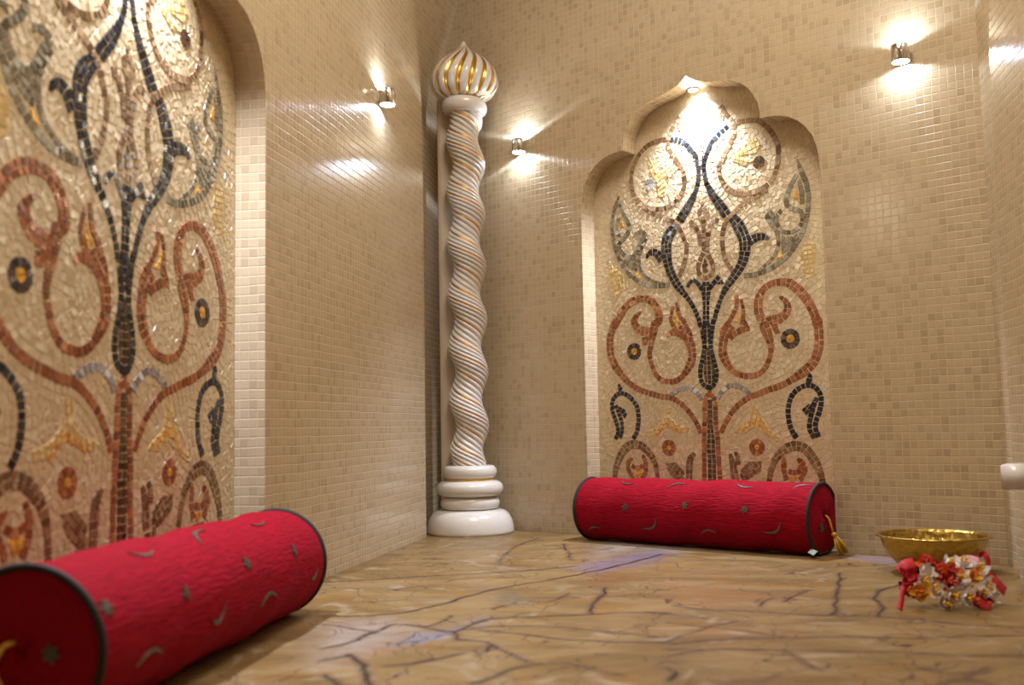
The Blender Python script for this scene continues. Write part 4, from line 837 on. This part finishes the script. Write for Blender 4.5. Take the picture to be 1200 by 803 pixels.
# ------------------------------------------------------------------ wall sconces
def reflector_rim(l,amount):
    # the little reflector throws a brighter ring near the edge of its beam
    l.use_nodes=True; nt=l.node_tree; em=[n for n in nt.nodes if n.type=='EMISSION'][0]
    g=N(nt,'ShaderNodeNewGeometry'); sx=N(nt,'ShaderNodeSeparateXYZ'); lk(nt,g.outputs['Incoming'],sx.inputs[0])
    c=math_n(nt,'ABSOLUTE',sx.outputs[2])
    d=math_n(nt,'DIVIDE',math_n(nt,'ABSOLUTE',math_n(nt,'SUBTRACT',c,.315)),.085)
    k=math_n(nt,'SUBTRACT',1.,d,True)
    lk(nt,math_n(nt,'ADD',.8,math_n(nt,'MULTIPLY',k,amount)),em.inputs['Strength'])
def sconce(org,yaw,u,z,label,first=None):
    p=loc_on(org,yaw,u,0)
    if first: t=copy_tree(first); t.location=(p[0],p[1],z); t.rotation_euler=(0,0,yaw); t['label']=label
    else:
        t=thing('wall_sconce',label,'wall lamp',(p[0],p[1],z),yaw,'up-and-down chrome wall lamps')
        yc=-.0235; ro,ri,h=.0195,.0178,.0185
        v,f=lathe([(ri,-h),(ro-.0008,-h),(ro,-h+.001),(ro,h-.001),(ro-.0008,h),(ri,h),(ri,-h)],40,False)
        from_np('lamp_body',[(x,y+yc,zz) for x,y,zz in v],f,[M_CHROME],t,True)
        for sg in (-1,1):
            v,f=lathe([(.0003,sg*(h-.004)),(ri-.0002,sg*(h-.004)),(ri-.0002,sg*(h-.006)),(.0003,sg*(h-.006))],32)
            from_np('lens',[(x,y+yc,zz) for x,y,zz in v],f,[M_LENS],t)
        bm=bmesh.new(); bmesh.ops.create_cube(bm,size=1); bmesh.ops.scale(bm,vec=(.018,.009,.022),verts=bm.verts); bmesh.ops.translate(bm,vec=(0,-.0045,0),verts=bm.verts)
        bmesh.ops.bevel(bm,geom=bm.edges[:],offset=.0015,segments=2,affect='EDGES')
        from_bm('mounting_plate',bm,[M_CHROME],t)
    pc=loc_on(org,yaw,u,-.019)
    for sg in (-1,1):
        l=bpy.data.lights.new('sconce_beam','SPOT'); l.energy=SCONCE_W; l.color=(.64,.79,1.); l.spot_size=math.radians(154); l.spot_blend=.06; l.shadow_soft_size=.006; reflector_rim(l,RIM_K if first is None else .6)
        o=bpy.data.objects.new('sconce_beam',l); COL.objects.link(o); o.location=(pc[0],pc[1],z+sg*.0205)
        o.rotation_euler=(0,0,0) if sg<0 else (PI,0,0)
    return t
s1=sconce(B_ORG,B_YAW,-.536,1.0815,'small chrome wall lamp shining up and down, between the column and the far niche')
sconce(B_ORG,B_YAW,.539,1.067,'small chrome wall lamp shining up and down, above the brass bowl',s1)
sconce(L_ORG,L_YAW,.956,1.0737,'small chrome wall lamp shining up and down, on the left wall',s1)

# niche spotlights
def niche_lamp(org,yaw,label):
    p=loc_on(org,yaw,0,NICHE_D-.026)
    if label:
        t=thing('recessed_spotlight',label,'spotlight',(p[0],p[1],1.128),yaw)
        v,f=lathe([(.012,0.),(.017,0.),(.018,.0015),(.018,.006),(.012,.006),(.012,0.)],32,False); from_np('bezel',v,f,[M_CHROME],t,True)
        v,f=lathe([(.0003,.003),(.0118,.003),(.0118,.004),(.0003,.004)],24); from_np('lens',v,f,[M_LENS],t)
    l=bpy.data.lights.new('niche_beam','SPOT'); l.energy=NICHE_W; l.color=(.78,.85,1.); l.spot_size=math.radians(112); l.spot_blend=.9; l.shadow_soft_size=.010
    o=bpy.data.objects.new('niche_beam',l); COL.objects.link(o); o.location=(p[0],p[1],1.124)
niche_lamp(B_ORG,B_YAW,'bright spotlight set in the top point of the far niche')
niche_lamp(L_ORG,L_YAW,None)

# ------------------------------------------------------------------ brass bowl
def brass():
    m,nt,b=newmat('hammered_brass')
    b.inputs['Metallic'].default_value=1.; b.inputs['Roughness'].default_value=.27; b.inputs['Base Color'].default_value=(.50,.34,.085,1)
    tc=N(nt,'ShaderNodeTexCoord'); v=N(nt,'ShaderNodeTexVoronoi',feature='SMOOTH_F1'); v.inputs['Scale'].default_value=95; lk(nt,tc.outputs['Object'],v.inputs['Vector'])
    bp=N(nt,'ShaderNodeBump'); bp.inputs['Strength'].default_value=.7; bp.inputs['Distance'].default_value=.004; lk(nt,v.outputs['Distance'],bp.inputs['Height']); lk(nt,bp.outputs[0],b.inputs['Normal'])
    return m
M_BRASS=brass()
bowl=thing('brass_bowl','shallow hammered brass bowl standing by the far wall behind the flower garland','bowl',(BOWL[0],BOWL[1],0))
pr=[(.001,.001),(.040,.001),(.048,.003),(.064,.013),(.080,.031),(.090,.048),(.0965,.068)]
pin=[(r-.0018,z+.0012) for r,z in pr[::-1]]
v,f=lathe(catmull(pr,.004)+catmull([(max(a,.001),b) for a,b in pin],.004),72); from_np('bowl_body',v,f,[M_BRASS],bowl,True)
v,f=lathe([(.0945,.0675),(.1015,.0672),(.1035,.0685),(.1035,.0700),(.1015,.0710),(.0945,.0700),(.0945,.0675)],72,False); from_np('rim',v,f,[M_BRASS],bowl,True)

# ------------------------------------------------------------------ flower garland
M_PW=plain('white_petal_cloth',(.90,.87,.86),.7,0,.06,60); M_PC=plain('cream_petal_cloth',(.72,.60,.50),.7,0,.15,60); M_PR=plain('red_petal_cloth',(.42,.006,.012),.6,0,.3,60)
M_PO=plain('orange_petal_cloth',(.72,.12,.02),.6,0,.3,60); M_PY=plain('yellow_stamen',(.80,.42,.02),.55,0,.3,120); M_PP=plain('pink_ribbon',(.78,.28,.36),.4,0,.1,60)
gar=thing('flower_garland','crumpled heap of red, white and yellow cloth flowers lying in front of the brass bowl','flower garland',(GARL[0],GARL[1],0),.12)
rnd=random.Random(11)
def petal(n0,ln,w,curl,out):
    # a curved leaf-shaped strip along direction out with normal n0
    V=[];F=[]; s=np.cross(n0,out); s/=np.linalg.norm(s)
    for i in range(7):
        q=i/6; wd=w*math.sin(PI*min(1,.12+.86*q))**.7*(1 if q<1 else .2)
        c=out*ln*q*math.cos(curl*q)+n0*ln*q*math.sin(curl*q)
        for k,(a,b) in enumerate(((-1,.25),(0,-.1),(1,.25))): V.append(tuple(c+s*wd*a+n0*wd*b))
    for i in range(6):
        for k in range(2): F.append((i*3+k,i*3+k+1,i*3+k+4,i*3+k+3))
    return V,F
def blossom(c,nrm,mat,cmat,size,np_=7,clab=None,lab=None):
    nrm=np.array(nrm,float); nrm/=np.linalg.norm(nrm); a=np.cross(nrm,(0,0,1.) if abs(nrm[2])<.9 else (1.,0,0)); a/=np.linalg.norm(a); b=np.cross(nrm,a)
    parts=[]
    for lay in range(2):
        for k in range(np_):
            an=2*PI*(k+.5*lay)/np_+rnd.uniform(-.2,.2); o=a*math.cos(an)+b*math.sin(an)
            v,f=petal(nrm,size*(1-.25*lay)*rnd.uniform(.8,1.15),size*.26,rnd.uniform(.2,.9)+.35*lay,o)
            parts.append(([tuple(np.array(p)+c) for p in v],f))
    v,f=merge(parts); v=[(x,y,max(z,.0008)) for x,y,z in v]
    o=from_np('blossom',v,f,[mat],gar,True); 
    if lab: o['label']=lab
    if cmat:
        parts=[]
        for k in range(9):
            an=rnd.random()*2*PI; q=rnd.random()*.3; e=nrm*size*.75+(a*math.cos(an)+b*math.sin(an))*size*q*1.3
            parts.append(tube([np.array(c),np.array(c)+e*.6,np.array(c)+e],.0013,5,False,[.7,.8,1.5]))
        v,f=merge(parts); v=[(x,y,max(z,.0012)) for x,y,z in v]; from_np('stamens',v,f,[cmat],o,True)
W=[ # x, z, y(depth), kind   (local x to the right, y away)
 (-.052,.046,.0,'r'),(-.045,.026,-.02,'y'),(-.026,.052,.0,'c'),(-.024,.028,-.025,'c'),(-.004,.056,.01,'o'),(.0,.040,-.02,'r'),(-.003,.020,-.03,'c'),
 (.016,.062,.01,'w'),(.020,.042,-.018,'w'),(.022,.018,-.03,'w'),(.036,.064,.0,'w'),(.042,.045,-.015,'y'),(.046,.024,-.03,'w'),(.060,.050,.0,'w'),(.062,.028,-.015,'w'),
 (.074,.036,.005,'r'),(.072,.014,-.01,'w'),(-.058,.030,.0,'r'),(-.012,.060,.02,'o'),(.008,.050,-.01,'o'),(-.036,.040,-.01,'w'),(.050,.012,-.03,'r'),(.034,.012,-.032,'r'),(-.012,.012,-.03,'c'),(.004,.03,.02,'r'),(-.03,.02,.02,'r'),(.04,.02,.02,'w')]
for x,z,y,k in W:
    m,cm={'r':(M_PR,M_PO),'y':(M_PY,M_PO),'c':(M_PC,M_PY),'o':(M_PO,M_PR),'w':(M_PW,M_PY)}[k]
    lb={'r':'red blossom','y':'yellow blossom','c':'cream blossom','o':'orange blossom','w':'white blossom'}[k]
    blossom((x,y,z),(x*4+rnd.uniform(-.3,.3),-.9+y*8,z*8+rnd.uniform(-.2,.3)),m,cm if rnd.random()<.8 else None,.019*rnd.uniform(.85,1.2),rnd.choice((6,7,8)),lab=lb)
def ribbon(pts,w,mat,lab,nv=(0,-.4,1)):
    P=catmull(pts,.003); V=[];F=[]
    nv=np.array(nv,float)
    for i,p in enumerate(P):
        t=(P[min(i+1,len(P)-1)]-P[max(i-1,0)]); s=np.cross(t,nv); s/=np.linalg.norm(s)+1e-9
        for h in (0,.0008):
            for a in (-1,1): 
                q=p+s*w*a*.5; V.append((q[0],q[1],max(q[2],.0005)+h))
    for i in range(len(P)-1):
        a=i*4;b=a+4
        F+=[(a,a+1,b+1,b),(a+2,b+2,b+3,a+3),(a,b,b+2,a+2),(a+1,a+3,b+3,b+1)]
    F+=[(0,2,3,1),((len(P)-1)*4,(len(P)-1)*4+1,(len(P)-1)*4+3,(len(P)-1)*4+2)]
    o=from_np('ribbon',V,F,[mat],gar,True); o['label']=lab
ribbon([(-.050,.0,.040),(-.068,-.01,.028),(-.078,-.022,.014),(-.086,-.03,.002)],.012,M_PR,'red ribbon',(.5,-.8,.4))
ribbon([(.060,.0,.052),(.074,.0,.056),(.082,.004,.064),(.078,.008,.076),(.070,.01,.074)],.009,M_PR,'red ribbon',(0,1,.2))
ribbon([(.070,-.01,.044),(.084,-.012,.034),(.096,-.014,.020)],.022,M_PR,'red ribbon',(.4,-.8,.5))
ribbon([(.040,.01,.064),(.056,.012,.066),(.072,.012,.062)],.016,M_PP,'pink ribbon',(0,-1,.5))
ribbon([(-.062,.01,.052),(-.050,.012,.062),(-.034,.014,.064)],.018,M_PR,'red ribbon',(0,-1,.5))
ribbon([(.030,-.034,.022),(.038,-.042,.012),(.052,-.044,.003)],.018,M_PR,'red ribbon',(0,-1,.6))

# ------------------------------------------------------------------ small marble shelf on the right wall
sh=thing('wall_shelf','small white marble shelf fixed to the right wall, above the flower garland','shelf',(0,0,0))
def rwall(y):  # x of the right wall face at a given y
    e=RC+RN*.045; t=(y-e[1])/RD[1]; return e[0]+RD[0]*t
ft=[(.7985,1.662),(rwall(1.655)-.0006,1.655),(rwall(1.712)-.0006,1.712),(.838,1.722)]
bm=bmesh.new(); lo=[bm.verts.new((x,y,.1700)) for x,y in ft]; hi=[bm.verts.new((x,y,.2105)) for x,y in ft]
for i in range(4): bm.faces.new((lo[i],lo[(i+1)%4],hi[(i+1)%4],hi[i]))
bm.faces.new(lo[::-1]); bm.faces.new(hi); bmesh.ops.recalc_face_normals(bm,faces=bm.faces)
bmesh.ops.bevel(bm,geom=[e for e in bm.edges],offset=.0015,segments=2,affect='EDGES')
M_SHELF=plain('white_marble',(.80,.77,.74),.25,0,.08,14)
from_bm('shelf_slab',bm,[M_SHELF],sh,True)

# ------------------------------------------------------------------ light and camera
def area(loc,size,power,color,rot=(0,0,0)):  # unseen soft disks overhead, added as ambient fill for the room
    l=bpy.data.lights.new('ambient_fill','AREA'); l.shape='DISK'; l.size=size; l.energy=power; l.color=color
    o=bpy.data.objects.new('ambient_fill',l); COL.objects.link(o); o.location=loc; o.rotation_euler=rot
area((.25,1.35,2.10),.7,AMB_A,(1,.91,.79))
area((.2,-.6,2.10),.6,AMB_B,(1,.91,.79))
w=bpy.data.worlds.new('World'); SC.world=w; w.use_nodes=True; w.node_tree.nodes['Background'].inputs[0].default_value=(.02,.016,.012,1)
cam=bpy.data.cameras.new('Camera'); co=bpy.data.objects.new('Camera',cam); COL.objects.link(co)
r_,u_,f_=[Vector(a) for a in CAM_AXES]
m=Matrix((( r_.x,u_.x,-f_.x,CAM_LOC[0]),(r_.y,u_.y,-f_.y,CAM_LOC[1]),(r_.z,u_.z,-f_.z,CAM_LOC[2]),(0,0,0,1)))
co.matrix_world=m
cam.sensor_width=36; cam.lens=FOCAL_PX*36/1200; cam.clip_start=.02
cam.dof.use_dof=True; cam.dof.focus_distance=2.3; cam.dof.aperture_fstop=3.5
SC.camera=co
vs=SC.view_settings; vs.view_transform='Standard'; vs.look='None'; vs.gamma=1; vs.use_curve_mapping=False; vs.exposure=EXPOSURE
